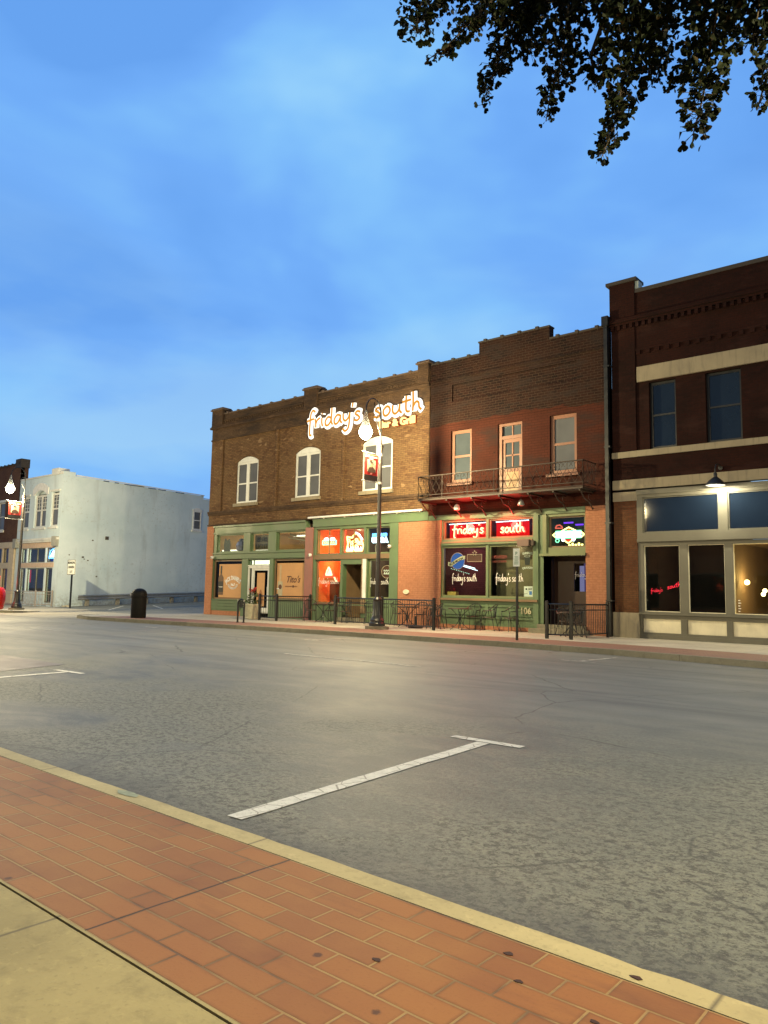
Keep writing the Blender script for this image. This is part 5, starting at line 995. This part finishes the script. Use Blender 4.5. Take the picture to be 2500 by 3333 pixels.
# ------------------------------------------------------------------ street lamps (arm reaches out over the road, -y)
def make_lamp():
    t = thing('street_lamp', 'x', 'street lamp')
    q = MB(); q.lathe([(.40, 0), (.40, .10), (.001, .10)], n=24); q.build('footing', M['kerb_far'], t)
    q = MB(); q.lathe([(.27, .10), (.27, .20), (.24, .23), (.235, .27), (.25, .30), (.20, .36), (.165, .48), (.14, .66), (.13, .92), (.155, .95), (.155, .99), (.12, 1.02), (.09, 1.06)], n=28); q.build('base', M['black'], t, smooth=True)
    q = MB(); q.lathe([(.078, 1.04), (.072, 2.5), (.062, 5.95), (.062, 6.0)], n=16); q.build('pole', M['pole_brown'], t, smooth=True)
    q = MB(); q.lathe([(.075, 5.55), (.075, 5.62), (.062, 5.66)], n=14); q.lathe([(.065, 6.0), (.085, 6.05), (.078, 6.12), (.11, 6.16), (.10, 6.2), (.055, 6.26), (.035, 6.42)], n=16); q.build('collar', M['pole_brown'], t, smooth=True)
    P = catmull([(0, 0, 6.3), (0, 0, 7.1), (0, -.05, 7.5), (0, -.24, 7.72), (0, -.5, 7.74), (0, -.68, 7.6), (0, -.76, 7.42), (0, -.78, 7.24)], 5)
    q = MB(); q.tube(P, [.026 if i < len(P) * .3 else .020 for i in range(len(P))], 8)
    q.tube(catmull([(0, 0, 6.55), (0, -.12, 6.75), (0, -.22, 7.0), (0, -.2, 7.2), (0, -.08, 7.25), (0, -.06, 7.12)], 4), .012, 5); q.tube(catmull([(0, -.05, 7.45), (0, -.2, 7.4), (0, -.34, 7.5), (0, -.36, 7.66)], 4), .012, 5); q.build('arm', M['black'], t, smooth=True)
    q = MB(); q.lathe([(.03, 7.28), (.05, 7.22), (.055, 7.12), (.08, 7.0), (.12, 6.86), (.185, 6.70), (.235, 6.60), (.245, 6.56)], (0, -.78, 0), 22, False); q.build('lamp_bell', M['bell'], t, smooth=True)
    q = MB(); q.lathe([(.225, 6.57), (.22, 6.50), (.19, 6.42), (.13, 6.33), (.05, 6.28), (.001, 6.275)], (0, -.78, 0), 20, False); q.build('lamp_globe', M['lampglow'], t, smooth='all')
    for z in (5.87, 4.90):
        q = MB(); q.tube([(0, -.05, z), (0, -.88, z)], .014, 6); q.lathe([(.012, -.03), (.026, 0), (.012, .03)], (0, -.9, z), 8); q.lathe([(.085, z - .04), (.085, z + .04)], n=12); q.build('banner_arm', M['steel'], t)
    light_point('lamp_light', (0, -.78, 6.16), LAMP_W, LAMP_COL, .10, t)
    return t
lamp0 = make_lamp()
LAMPS = [((-16.58, 19.15, .126), 1.0, 'lit black street lamp with a hanging bell head in front of the tan brick bar'), ((-38.88, 17.12, .12), .93, 'lit black street lamp with a hanging bell head near the white building, left edge'),
         ((-16.8, 1.75, .13), 1.0, 'lit black street lamp on the near sidewalk beyond the left edge'), ((4.4, 1.9, .13), 1.0, 'lit black street lamp on the near sidewalk behind the hanging branches'), ((-38.8, 1.75, .13), 1.0, 'lit black street lamp far down the near sidewalk')]
LW = [.74, .85, .9, 1.0, .9]
for i, (loc, s, lab) in enumerate(LAMPS):
    o = lamp0 if i == 0 else copy_tree(lamp0); o.location = loc; o.scale = (s, s, s); o['label'] = lab; o['group'] = 'black street lamps along the street'
    if loc[1] < 5: o.rotation_euler.z = math.pi
    for ch in o.children:
        if ch.type == 'LIGHT': ch.data = ch.data.copy(); ch.data.energy = LAMP_W * LW[i]
# banners hanging from the arms (their plane runs from post to road)
def banner(loc, label, s=1.0):
    t = thing('street_banner', label, 'banner', loc, 0, 'portrait banners on the street lamps')
    def bx(y0, y1_, z0, z1, d, m_, nm):
        q = MB(); q.box(-d, d, y0, y1_, z0, z1); q.v = [v * s + Vector(loc) for v in q.v]; return q.build(nm, m_, t)
    bx(-.80, -.12, 4.93, 5.83, .004, plain('banner_red', (.55, .035, .03), .7, var=.25, scale=2.5), 'cloth'); bx(-.80, -.12, 4.93, 5.12, .007, plain('banner_black', (.03, .025, .025), .7), 'lower_band')
    bx(-.66, -.24, 5.24, 5.64, .007, plain('banner_cream', (.66, .58, .42), .7), 'portrait_ground'); bx(-.80, -.12, 5.79, 5.832, .0075, plain('banner_tan', (.32, .24, .12), .7), 'hem')
    def shape(pts, d, m_, nm):
        q = MB(); q.prism(pts, -d, d); q.v = [Vector((v.y, v.x, v.z)) * s + Vector(loc) for v in q.v]; return q.build(nm, m_, t)
    shape([(-.64, 5.21), (-.26, 5.21), (-.27, 5.32), (-.35, 5.39), (-.42, 5.41), (-.5, 5.40), (-.6, 5.36)], .009, plain('portrait_coat', (.09, .05, .035), .8), 'portrait_coat')
    shape([(-.50, 5.40), (-.42, 5.40), (-.40, 5.47), (-.40, 5.55), (-.45, 5.58), (-.51, 5.56), (-.52, 5.48)], .0105, plain('portrait_face', (.62, .44, .28), .8), 'portrait_face')
    shape([(-.53, 5.545), (-.40, 5.525), (-.38, 5.56), (-.43, 5.62), (-.51, 5.63), (-.55, 5.60)], .012, plain('portrait_cap', (.05, .035, .03), .8), 'portrait_cap')
    shape([(-.50, 5.14), (-.42, 5.14), (-.39, 5.19), (-.46, 5.205), (-.53, 5.19)], .0105, plain('portrait_badge', (.60, .22, .18), .8), 'emblem')
    for k_, (txt, z, sz) in enumerate((("HOMETOWN HEROES", 5.715, .062), ("US ARMY", 5.655, .045))):
        for sd_ in (1, -1):
            q = MB(); q.text(txt, 0, z, sz, 0, .004, .003, 0, 'CENTER', .98); q.v = [Vector((sd_ * (.0095 + .001 * (v.y < 0)), -.46 + v.x * sd_, v.z)) * s + Vector(loc) for v in q.v]; q.build('lettering', M['letterwhite'], t)
    return t
banner((-16.58, 19.15, .126), 'red portrait banner on the street lamp in front of the tan brick bar'); banner((-38.88, 17.12, .12), 'red portrait banner on the street lamp near the white building', .93)

# barn lights on the stone building
def barn():
    t = thing('gooseneck_light', 'x', 'wall light')
    q = MB(); q.lathe([(.06, 0), (.06, .03)], n=10); q.v = [Vector((v.x, -v.z, 5.06 + v.y)) for v in q.v]; q.tube(catmull([(0, 0, 5.06), (0, -.16, 5.14), (0, -.36, 5.12), (0, -.48, 5.0), (0, -.50, 4.84)], 5), .017, 7); q.build('arm', M['black'], t, smooth=True)
    q = MB(); q.lathe([(.035, 4.86), (.05, 4.84), (.05, 4.74), (.10, 4.70), (.19, 4.62), (.255, 4.53), (.26, 4.50)], (0, -.50, 0), 22, False); q.build('shade', M['black'], t, smooth=True)
    q = MB(); q.lathe([(.05 * math.sin(math.pi * i / 6) + .001, 4.60 - .05 * math.cos(math.pi * i / 6)) for i in range(7)], (0, -.50, 0), 10); q.build('bulb', emit('barn_bulb', (1, .93, .72), 15), t)
    light_point('light', (0, -.50, 4.515), 250, (1, .90, .62), .05, t); return t
bl0 = barn(); bl0['group'] = 'gooseneck lights over the black shop windows'
for i, x in enumerate((-6.5, -3.2, 0.1)):
    o = bl0 if i == 0 else copy_tree(bl0); o.location = (x, F - .05, 0); o['label'] = ['black gooseneck wall light over the first pair of black shop windows', 'black gooseneck wall light over the amber lit shop window, out of frame', 'black gooseneck wall light at the far right of the stone banded building'][i]; o['group'] = 'gooseneck lights over the black shop windows'

# ------------------------------------------------------------------ street furniture
def fence(label, pts, h=1.02, posts=None, mat=None, z=.126, group='black patio fences', step=.105, name='patio_fence', pr=.04):
    mat = mat or M['black']; P = [Vector((x, y, z)) for x, y in pts]; t = thing(name, label, 'fence', tuple(P[0]), 0, group)
    for i in range(len(P) - 1):
        a, c = P[i], P[i + 1]; d = c - a; n = max(2, int(d.length / step)); q = MB()
        for zz, r in ((h - .04, .024), (h - .20, .016), (.12, .02)): q.tube([a + Vector((0, 0, zz)), c + Vector((0, 0, zz))], r, 4)
        for k in range(1, n): b_ = a + d * (k / n); q.tube([b_ + Vector((0, 0, .12)), b_ + Vector((0, 0, h - .04))], .011, 4)
        q.build('panel', mat, t)
    for p in P:
        q = MB(); q.box(p.x - pr, p.x + pr, p.y - pr, p.y + pr, z, z + h + .03); q.build('post', mat, t); 
        q = MB(); q.lathe([(pr * 1.15, h + .03), (pr * 1.15, h + .045), (pr * .5, h + .06), (.001, h + .065)], (p.x, p.y, z), 8); q.build('post_cap', mat, t)
    return t
fence('black metal patio fence beside the stone planter, leftmost of the black fences', [(-23.93, 20.3), (-23.03, 20.42), (-23.0, 22.25)])
fence('black metal patio fence behind the street lamp base, in front of the orange pier', [(-19.86, 20.53), (-17.45, 20.40), (-15.05, 20.25)])
fence('black metal patio fence around the dark pub doorway', [(-10.53, 19.58), (-9.86, 19.74), (-9.74, 21.9)])
fence('pale grey metal patio fence in front of the white building', [(-50.6, 21.3), (-48.2, 21.3), (-45.9, 21.3), (-45.85, 22.3)], .95, mat=plain('pale_grey_fence', (.34, .31, .29), .5), z=.08, group='pale fence', step=.2, pr=.035)

def make_chair():
    t = thing('patio_chair', 'x', 'chair')
    q = MB(); q.lathe([(.21, .43), (.22, .44), (.21, .455), (.001, .45)], n=18); q.build('seat', M['iron'], t)
    q = MB(); P = catmull([(-.24, -.16, .66), (-.27, .02, .68), (-.24, .17, .78), (-.13, .25, .86), (0, .27, .88), (.13, .25, .86), (.24, .17, .78), (.27, .02, .68), (.24, -.16, .66)], 4); q.tube(P, .014, 6)
    for k in range(-3, 4): x = k * .055; q.tube([(x * .8, .19, .45), (x * 1.15, .26 - abs(x) * .25, .86 - abs(x) * .1)], .006, 4)
    q.build('backrest', M['black'], t)
    for sx in (-1, 1):
        q = MB(); q.tube(catmull([(sx * .24, -.16, .66), (sx * .21, -.19, .45), (sx * .24, -.22, .2), (sx * .25, -.24, 0)], 4), .012, 6); q.build('leg', M['black'], t)
        q = MB(); q.tube(catmull([(sx * .24, .12, .74), (sx * .2, .16, .45), (sx * .23, .22, .2), (sx * .26, .27, 0)], 4), .012, 6); q.build('leg', M['black'], t)
    return t
ch0 = make_chair()
CH = [(-16.0, 21.75, 1.55, 'black metal patio chair against the orange pier, left of the round pub table'), (-14.75, 22.1, 0.1, 'black metal patio chair against the green pub wall behind the round table'), (-13.95, 21.9, -1.3, 'black metal patio chair right of the round pub table'), (-13.2, 22.0, -.4, 'black metal patio chair behind the thin no parking sign post'),
      (-22.2, 21.5, .9, 'black metal patio chair behind the leftmost patio fence'), (-21.6, 22.0, -.2, 'black metal patio chair below the printed vodka window'), (-20.5, 21.7, -1.3, 'black metal patio chair in front of the red lit window'), (-19.0, 21.6, .8, 'black metal patio chair behind the lamp base, beside the doorway'), (-17.9, 21.9, 1.0, 'black metal patio chair behind the patio fence, left of the umbrella foot'), (-16.9, 21.9, .2, 'black metal patio chair against the orange pier'), (-15.7, 21.2, -1.2, 'black metal patio chair at the right end of the long patio fence'), (-10.3, 20.9, -.9, 'black metal patio chair inside the doorway fence of the pub'), (-10.9, 21.5, .8, 'black metal patio chair nearest the dark pub door')]
for i, (x, yv, rz, lab) in enumerate(CH):
    o = ch0 if i == 0 else copy_tree(ch0); o.location = (x, yv, .126); o.rotation_euler.z = rz; o['label'] = lab; o['group'] = 'black patio chairs on the far sidewalk'
def make_table():
    t = thing('patio_table', 'x', 'table')
    q = MB(); q.lathe([(.001, .735), (.40, .735), (.41, .72), (.40, .70), (.001, .70)], n=26); q.build('tabletop', M['iron'], t)
    for k in range(4):
        a = math.pi / 4 + k * math.pi / 2; c, s_ = math.cos(a), math.sin(a); q = MB(); q.tube(catmull([(c * .30, s_ * .30, .70), (c * .12, s_ * .12, .52), (c * .03, s_ * .03, .36), (c * .12, s_ * .12, .18), (c * .34, s_ * .34, 0)], 5), .014, 6); q.build('leg', M['black'], t)
    return t
tb0 = make_table()
for i, (x, yv, lab) in enumerate(((-14.9, 21.55, 'round black patio table under the big pub window'), (-21.3, 21.35, 'round black patio table below the red lit bar window'), (-17.0, 21.3, 'round black patio table behind the patio fence, before the orange pier'), (-10.6, 21.2, 'round black patio table inside the pub doorway fence'))):
    o = tb0 if i == 0 else copy_tree(tb0); o.location = (x, yv, .126); o['label'] = lab; o['group'] = 'round patio tables'
t = thing('umbrella_foot', 'dark round umbrella foot standing empty behind the patio fence', 'umbrella foot', (-16.4, 21.0, .126)); q = MB(); q.lathe([(.26, 0), (.27, .04), (.2, .07), (.04, .09), (.03, .42), (.001, .42)], (-16.4, 21.0, .126), 20); q.build('base', M['black'], t)
# bike loop
t = thing('bike_rack', 'small black looped bike rack standing by the kerb left of the planter', 'bike rack', (-22.3, 18.05, .13))
q = MB(); q.tube(catmull([(-22.47, 18.02, .13), (-22.47, 18.02, .55), (-22.47, 18.02, .86), (-22.40, 18.04, .97), (-22.27, 18.06, .97), (-22.19, 18.08, .86), (-22.19, 18.08, .55), (-22.19, 18.08, .13)], 5), .034, 8); q.build('loop', M['black'], t)
q = MB()
for z in (.66, .74, .82): q.tube([(-22.47, 18.02, z), (-22.19, 18.08, z + .03)], .012, 4)
q.box(-22.42, -22.24, 18.04, 18.06, .70, .93); q.build('plate', M['black'], t)
for x, yv in ((-22.47, 18.02), (-22.19, 18.08)): q = MB(); q.lathe([(.06, 0), (.06, .015)], (x, yv, .13), 10); q.build('foot', M['black'], t)
# planter
t = thing('planter', 'pale stone planter with red canna flowers by the black patio fence', 'planter', (-24.75, 20.6, .126)); c = (-24.75, 20.6, .126)
q = MB(); q.lathe([(.26, 0), (.29, .04), (.28, .08), (.33, .3), (.37, .5), (.38, .55), (.41, .57), (.41, .64), (.36, .64), (.34, .56), (.001, .56)], c, 26); q.build('pot', M['planter'], t)
q = flat(); random.seed(11)
for i in range(150):
    a = random.uniform(0, 6.28); r = random.uniform(0, .3); h_ = random.uniform(.6, 1.15) if r < .18 else random.uniform(.58, .78); p = Vector(c) + Vector((math.cos(a) * r, math.sin(a) * r, h_)); d = Vector((math.cos(a + random.uniform(-.6, .6)), math.sin(a), random.uniform(-.3, 1.2))).normalized() * random.uniform(.08, .2); s_ = d.cross(Vector((random.random(), random.random(), random.random()))).normalized() * .035
    n = len(q.v); q.v += [p, p + d * .5 + s_, p + d, p + d * .5 - s_]; q.face((n, n + 1, n + 2, n + 3))
q.build('foliage', M['leaf_small'], t)
q = MB()
for dx, dy in ((.04, 0), (-.05, .03), (.0, -.05)): q.tube([(c[0] + dx * .3, c[1] + dy * .3, .66), (c[0] + dx * 2, c[1] + dy * 2, 1.3)], .01, 4)
q.build('stem', M['leaf_small'], t)
q = flat()
for i in range(50): p = Vector(c) + Vector((random.gauss(.04, .09), random.gauss(0, .07), random.gauss(1.2, .07))); d = Vector((random.gauss(0, 1), random.gauss(0, 1), random.gauss(.3, 1))).normalized() * .07; s_ = d.cross(Vector((.3, .5, .8))).normalized() * .035; n = len(q.v); q.v += [p - d, p + s_, p + d, p - s_]; q.face((n, n + 1, n + 2, n + 3))
q.build('flower', M['flower'], t)
# sign posts
t = thing('sign_post', 'thin black post with a narrow white parking sign in front of the pub window', 'street sign', (-10.6, 18.04, .13))
q = MB(); q.box(-10.63, -10.57, 18.02, 18.06, .13, 2.60); q.build('post', M['black'], t)
q = MB(); bx = MB(); bx.box(-10.70, -10.50, 18.0, 18.006, 2.12, 2.61); pl_ = bx.build('plate', M['signwhite'], t)
q = MB(); q.text("P", -10.60, 2.43, .13, 17.996, .003, .004, 0, 'CENTER'); 
for z in (2.38, 2.345, 2.31, 2.275): q.box(-10.655, -10.545, 17.994, 17.997, z, z + .016)
for z in (2.235, 2.205, 2.175): q.box(-10.67, -10.53, 17.994, 17.997, z, z + .018)
q.lathe([(.008, 0), (.008, .004)], (0, 0, 0), 8) if False else None
q.build('print', M['greytext'], pl_)
q = MB(); q.box(-10.605, -10.595, 17.994, 17.997, 2.585, 2.595); q.box(-10.605, -10.595, 17.994, 17.997, 2.14, 2.15); q.build('bolt', M['ink'], pl_)
t = thing('sign_post', 'white municipal parking lot sign on a black post by the corner of the white building', 'street sign', (-43.2, 22.1, .13))
q = MB(); q.box(-43.26, -43.14, 22.1, 22.16, .02, 2.88); q.build('post', M['black'], t)
q = MB(); q.box(-43.68, -42.72, 22.07, 22.085, 2.02, 2.92); pl_ = q.build('plate', M['signwhite'], t)
q = MB(); q.text("MUNICIPAL", -43.2, 2.68, .175, 22.066, .004, .006, 0, 'CENTER', .93); q.text("PARKING", -43.2, 2.42, .175, 22.066, .004, .006, 0, 'CENTER', .95); q.text("LOT", -43.2, 2.15, .175, 22.066, .004, .002, 0, 'CENTER')
for a, bb, z0, z1 in ((-43.67, -42.73, 2.885, 2.91), (-43.67, -42.73, 2.03, 2.055), (-43.67, -43.645, 2.055, 2.885), (-42.755, -42.73, 2.055, 2.885)): q.box(a, bb, 22.062, 22.068, z0, z1)
q.build('print', M['ink'], pl_)
# litter bin
t = thing('litter_bin', 'black domed litter bin on the corner of the far kerb by the alley', 'litter bin', (-27.45, 16.95, .13)); c = (-27.45, 16.95, .13)
q = MB(); q.lathe([(.29, 0), (.30, .05), (.30, .80), (.32, .82), (.32, .87), (.29, .88)], c, 26); q.build('drum', M['bin_black'], t, smooth=True)
q = MB(); q.lathe([(.31, .88), (.31, .95), (.28, 1.05), (.21, 1.13), (.10, 1.18), (.001, 1.19)], c, 26); q.build('dome_lid', M['bin_black'], t, smooth=True)
q = MB(); q.box(c[0] - .34, c[0] - .24, c[1] - .22, c[1] - .05, 1.02, 1.13); q.build('flap', M['steel'], t)
# red drum at left edge
t = thing('litter_bin', 'red rounded litter bin with a glowing red lamp, cut off by the left edge', 'litter bin', (-39.75, 16.45, .12)); c = (-39.75, 16.45, .12)
q = MB(); q.lathe([(.34, 0), (.38, .05), (.44, .45), (.45, .75), (.41, .98), (.30, 1.10), (.001, 1.13)], c, 26); q.build('drum', M['red_paint'], t, smooth=True)
q = MB(); q.lathe([(.10, 0), (.13, .05), (.13, .55), (.08, .66), (.001, .68)], (c[0] - .05, c[1], c[2] + 1.12), 14); q.build('beacon', emit('red_beacon', (1, .06, .03), 6), t)
light_point('beacon_light', (c[0] + .1, c[1] - .7, 1.5), 70, (1, .03, .02), .15, t)
# guard rail along the white wall, climbing the alley
gz = lambda y: .02 + (y - 21) * .0348
t = thing('guard_rail', 'galvanised steel guard rail along the foot of the long white alley wall', 'guard rail', (-45.1, 23.6, gz(23.6)))
q = flat()
prof = [(0, .0), (.05, .035), (.05, .10), (0, .15), (0, .17), (.05, .21), (.05, .28), (0, .32)]
ys = [23.6 + i * 1.0 for i in range(15)]
for i in range(len(ys) - 1):
    for k in range(len(prof) - 1):
        (a, z0), (b2, z1) = prof[k], prof[k + 1]; q.quad((-45.15 + a, ys[i], gz(ys[i]) + .38 + z0), (-45.15 + a, ys[i + 1], gz(ys[i + 1]) + .38 + z0), (-45.15 + b2, ys[i + 1], gz(ys[i + 1]) + .38 + z1), (-45.15 + b2, ys[i], gz(ys[i]) + .38 + z1))
q.build('rail', M['steel'], t)
for yv in (24.2, 26.3, 28.4, 30.4, 32.4, 34.5, 36.5): q = MB(); q.box(-45.4, -45.2, yv, yv + .2, gz(yv) - .02, gz(yv) + .66); q.build('post', plain('weathered_post', (.24, .23, .2), .8), t)
for i, (x, yv, s_) in enumerate(((-45.2, 23.0, .16), (-44.9, 22.9, .1), (-45.3, 22.8, .12))):
    q = MB(); q.lathe([(s_ * .7, 0), (s_, s_ * .4), (s_ * .7, s_ * .9), (.001, s_)], (x, yv, .04), 6); tag(q.build('stone', M['planter']), ['largest pale stone at the corner of the white wall', 'smallest pale stone nearest the parking sign post', 'pale stone tight against the white wall corner'][i], 'stone', 'loose stones by the white wall')
# dead leaves on the near pavement
random.seed(5)
for i, (x, yv, lab) in enumerate(((-1.42, 2.36, 'dark fallen leaf on the red pavers just inside the kerb'), (-1.30, 2.22, 'dark fallen leaf one row in from the kerb'), (-1.03, 2.50, 'dark fallen leaf lying on the near kerb, right side'), (-1.02, 2.17, 'dark fallen leaf nearest the lower right corner'), (-1.72, 2.02, 'curled brown leaf on the pavers in the middle of the bottom edge'))):
    q = MB(); a = random.uniform(0, 6); P = [(x + math.cos(a + k * 1.05) * .018 * random.uniform(.6, 1.3), yv + math.sin(a + k * 1.05) * .012 * random.uniform(.6, 1.3)) for k in range(6)]; q.slab(P, .1305, .1322); tag(q.build('fallen_leaf', plain('dead_leaf', (.05, .02, .012), .8)), lab, 'leaf', 'fallen leaves on the near pavement')

# ------------------------------------------------------------------ ginkgo tree overhanging from the right
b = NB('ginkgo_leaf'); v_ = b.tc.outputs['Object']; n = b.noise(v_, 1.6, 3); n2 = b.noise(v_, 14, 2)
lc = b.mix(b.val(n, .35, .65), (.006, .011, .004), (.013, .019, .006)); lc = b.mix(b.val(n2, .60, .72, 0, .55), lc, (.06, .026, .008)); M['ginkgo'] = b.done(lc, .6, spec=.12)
M['bark'] = plain('bark', (.07, .055, .04), .9, scale=9, bump=.6)
T = thing('ginkgo_tree', 'dark ginkgo tree with hanging leafy branches entering from the top right', 'tree', (1.5, .9, .13))
q = MB(); q.tube(catmull([(1.5, .9, .1), (1.47, .95, 1.2), (1.42, 1.1, 2.6), (1.2, 1.7, 4.2), (.8, 2.7, 5.6), (.3, 3.1, 7.0), (0, 3.4, 8.4)], 4), [.20 - .16 * i / 24 for i in range(25)], 12); tr = q.build('trunk', M['bark'], T, smooth=True)
n_top = Vector((-.408, .502, -.7626))
random.seed(21)
leaves = flat()
def leaf(p, d, s):
    d = d.normalized(); up = Vector((random.gauss(0, 1), random.gauss(0, 1), random.gauss(0, 1))); side = d.cross(up).normalized(); nrm = side.cross(d)
    n0 = len(leaves.v); leaves.v.append(p)
    for a, r in ((-.95, .72), (-.8, .98), (-.42, 1.04), (-.10, 1.0), (0, .72), (.12, 1.02), (.45, 1.05), (.82, .96), (.97, .70)):
        leaves.v.append(p + (d * math.cos(a) + side * math.sin(a)) * r * s + nrm * (abs(a) * .18 * s + random.uniform(-.04, .04) * s))
    leaves.face(tuple(range(n0, n0 + 10)))
tw = MB()
STR = [([(-2.80, 3.62, 5.6), (-2.83, 3.63, 5.33), (-2.86, 3.6, 5.16), (-2.87, 3.6, 5.02)], [.15, .16, .14, .09]),
 ([(-2.45, 4.15, 5.6), (-2.6, 4.04, 5.37), (-2.71, 3.96, 5.23), (-2.81, 3.89, 5.1), (-2.93, 3.82, 5.0)], [.15, .13, .12, .06, .03]),
 ([(-2.45, 4.35, 5.8), (-2.52, 4.32, 5.54), (-2.57, 4.29, 5.33), (-2.65, 4.24, 5.09), (-2.69, 4.22, 4.96), (-2.74, 4.18, 4.77)], [.22, .20, .15, .11, .06, .03]),
 ([(-2.5, 4.55, 5.8), (-2.53, 4.54, 5.59), (-2.56, 4.53, 5.27)], [.13, .12, .09]),
 ([(-2.05, 4.25, 5.6), (-2.08, 4.21, 5.27), (-2.11, 4.2, 5.01), (-2.14, 4.19, 4.77), (-2.19, 4.16, 4.62), (-2.22, 4.14, 4.41)], [.18, .17, .15, .12, .08, .03]),
 ([(-1.98, 4.3, 4.85), (-1.96, 4.3, 4.72), (-1.95, 4.3, 4.63)], [.05, .06, .03]),
 ([(-1.65, 4.2, 5.4), (-1.65, 4.19, 5.04), (-1.66, 4.18, 4.69), (-1.72, 4.16, 4.44), (-1.75, 4.15, 4.24), (-1.83, 4.11, 4.0)], [.28, .26, .19, .12, .09, .05]),
 ([(-1.58, 4.65, 5.3), (-1.62, 4.63, 5.02), (-1.64, 4.62, 4.85), (-1.68, 4.6, 4.69)], [.12, .11, .06, .03]),
 ([(-1.1, 4.25, 5.2), (-1.16, 4.24, 4.81), (-1.23, 4.23, 4.44), (-1.26, 4.21, 4.21), (-1.32, 4.2, 3.98)], [.24, .21, .15, .12, .07]),
 ([(-1.36, 4.7, 4.95), (-1.48, 4.67, 4.78), (-1.61, 4.63, 4.61)], [.09, .07, .03]),
 ([(-.98, 4.5, 5.2), (-1.01, 4.49, 4.88), (-1.06, 4.48, 4.56)], [.17, .15, .07]),
 ([(-.92, 4.6, 4.9), (-.96, 4.6, 4.61), (-1.03, 4.59, 4.37), (-1.07, 4.58, 4.23)], [.10, .09, .07, .03]),
 ([(-2.87, 4.1, 5.75), (-2.87, 4.1, 5.6)], [.18, .12]), ([(-2.63, 4.25, 5.7), (-2.63, 4.25, 5.52)], [.15, .10]), ([(-2.4, 4.39, 5.7), (-2.4, 4.39, 5.49)], [.16, .11]), ([(-2.2, 4.5, 5.7), (-2.2, 4.5, 5.45)], [.14, .09]), ([(-1.9, 4.5, 5.6), (-1.9, 4.4, 5.3)], [.14, .08]), ([(-1.3, 4.5, 5.4), (-1.32, 4.5, 5.0)], [.16, .08]), ([(-1.0, 4.3, 5.3), (-.98, 4.35, 5.0)], [.2, .15]), ([(-.8, 4.2, 5.2), (-.8, 4.2, 4.8)], [.2, .15])]
hub = Vector((.3, 3.2, 6.6))
for pts, rad in STR:
    P = catmull(pts, 6); n = len(P)
    tw.tube([hub, hub.lerp(P[0], .5) + Vector((0, 0, .35)), P[0]] if False else catmull([tuple(hub), tuple(hub.lerp(P[0], .55) + Vector((0, 0, .45))), tuple(P[0])], 5), [.05 - .038 * i / 10 for i in range(11)], 6)
    tw.tube(P, [max(.003, .011 - .008 * i / n) for i in range(n)], 5)
    for i in range(n - 1):
        t_ = i / (n - 1) * (len(rad) - 1); k = int(t_); r = rad[k] + (rad[min(k + 1, len(rad) - 1)] - rad[k]) * (t_ - k)
        seg = (P[i + 1] - P[i]).length; cnt = int(seg * (90 + 3400 * r * r / .03 * .21)) + 2
        for _ in range(cnt):
            p0 = P[i].lerp(P[i + 1], random.random()); o_ = Vector((random.gauss(0, 1), random.gauss(0, 1), random.gauss(-.1, .8))).normalized() * r * random.random() ** .5
            p = p0 + o_; d = o_.normalized() * .6 + Vector((0, 0, -1)) * random.uniform(.1, 1) + Vector((random.gauss(0, .4), random.gauss(0, .4), 0))
            sz = .041 * random.uniform(.6, 1.2) * (.75 if r < .05 else 1)
            leaf(p, d, sz)
            if r < .13 and random.random() < .6: tw.tube([p0, p], .0016, 3, False)
# crown above and beyond
cnt = 0
while cnt < 8000:
    p = Vector((random.gauss(0, 1), random.gauss(0, 1), random.gauss(0, 1))).normalized() * random.uniform(.55, 1) ; p = Vector((-.5 + p.x * 3.1, 3.5 + p.y * 2.7, 7.1 + p.z * 2.3))
    rel = p - Vector((0, 0, 1.35))
    if n_top.dot(rel) > -.14: continue
    if p.z < 4.9 and math.sin(p.x * 5) * math.sin(p.y * 5) < 0: continue
    for _ in range(3): leaf(p + Vector((random.gauss(0, .07), random.gauss(0, .07), random.gauss(0, .07))), Vector((random.gauss(0, 1), random.gauss(0, 1), random.gauss(-.6, .8))), .042 * random.uniform(.7, 1.3)); cnt += 1
for k in range(16):
    a = k * .39; e_ = Vector((-.5 + 2.4 * math.cos(a), 3.5 + 2.1 * math.sin(a), 7.0 + random.uniform(-.3, 1.4)))
    if n_top.dot(e_ - Vector((0, 0, 1.35))) > -.25: continue
    tw.tube(catmull([(.8 - .05 * k, 2.7, 5.6 + k * .12), tuple(hub.lerp(e_, .5)), tuple(e_)], 4), [.05, .048, .044, .04, .035, .03, .025, .02, .015], 6)
tw.build('branch', M['bark'], T, smooth=True)
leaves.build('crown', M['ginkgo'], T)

# one-storey row on the near side of the street, behind the camera (it is what the shop windows reflect)
for i, (xa, xb, h_) in enumerate(((-60, -38, 5.6), (-37.9, -22, 6.0), (-21.9, -9, 5.5), (-8.9, 4, 5.9), (4.1, 18, 5.6))):
    t = thing('low_shop', ['first', 'second', 'third', 'fourth', 'fifth'][i] + ' low brick shop from the left behind the camera, out of frame', 'building', ((xa + xb) / 2, -4.1, .13), 0, 'low shops behind the camera')
    q = MB(); q.box(xa, xb, -14, -4.1, .05, h_); q.build('wall', M['brick_brown'], t)
    q = MB(); q.box(xa, xb, -14.05, -4.02, h_, h_ + .12); q.build('coping', M['coping'], t)
    n_ = int((xb - xa) / 4)
    for k_ in range(n_): x = xa + (k_ + .5) * (xb - xa) / n_; q = MB(); q.box(x - 1.4, x + 1.4, -4.1, -4.06, .7, 2.9); w_ = q.build('window', M['black'], t); q = MB(); q.box(x - 1.3, x + 1.3, -4.06, -4.05, .8, 2.8); q.build('pane', M['glass_black'], w_)
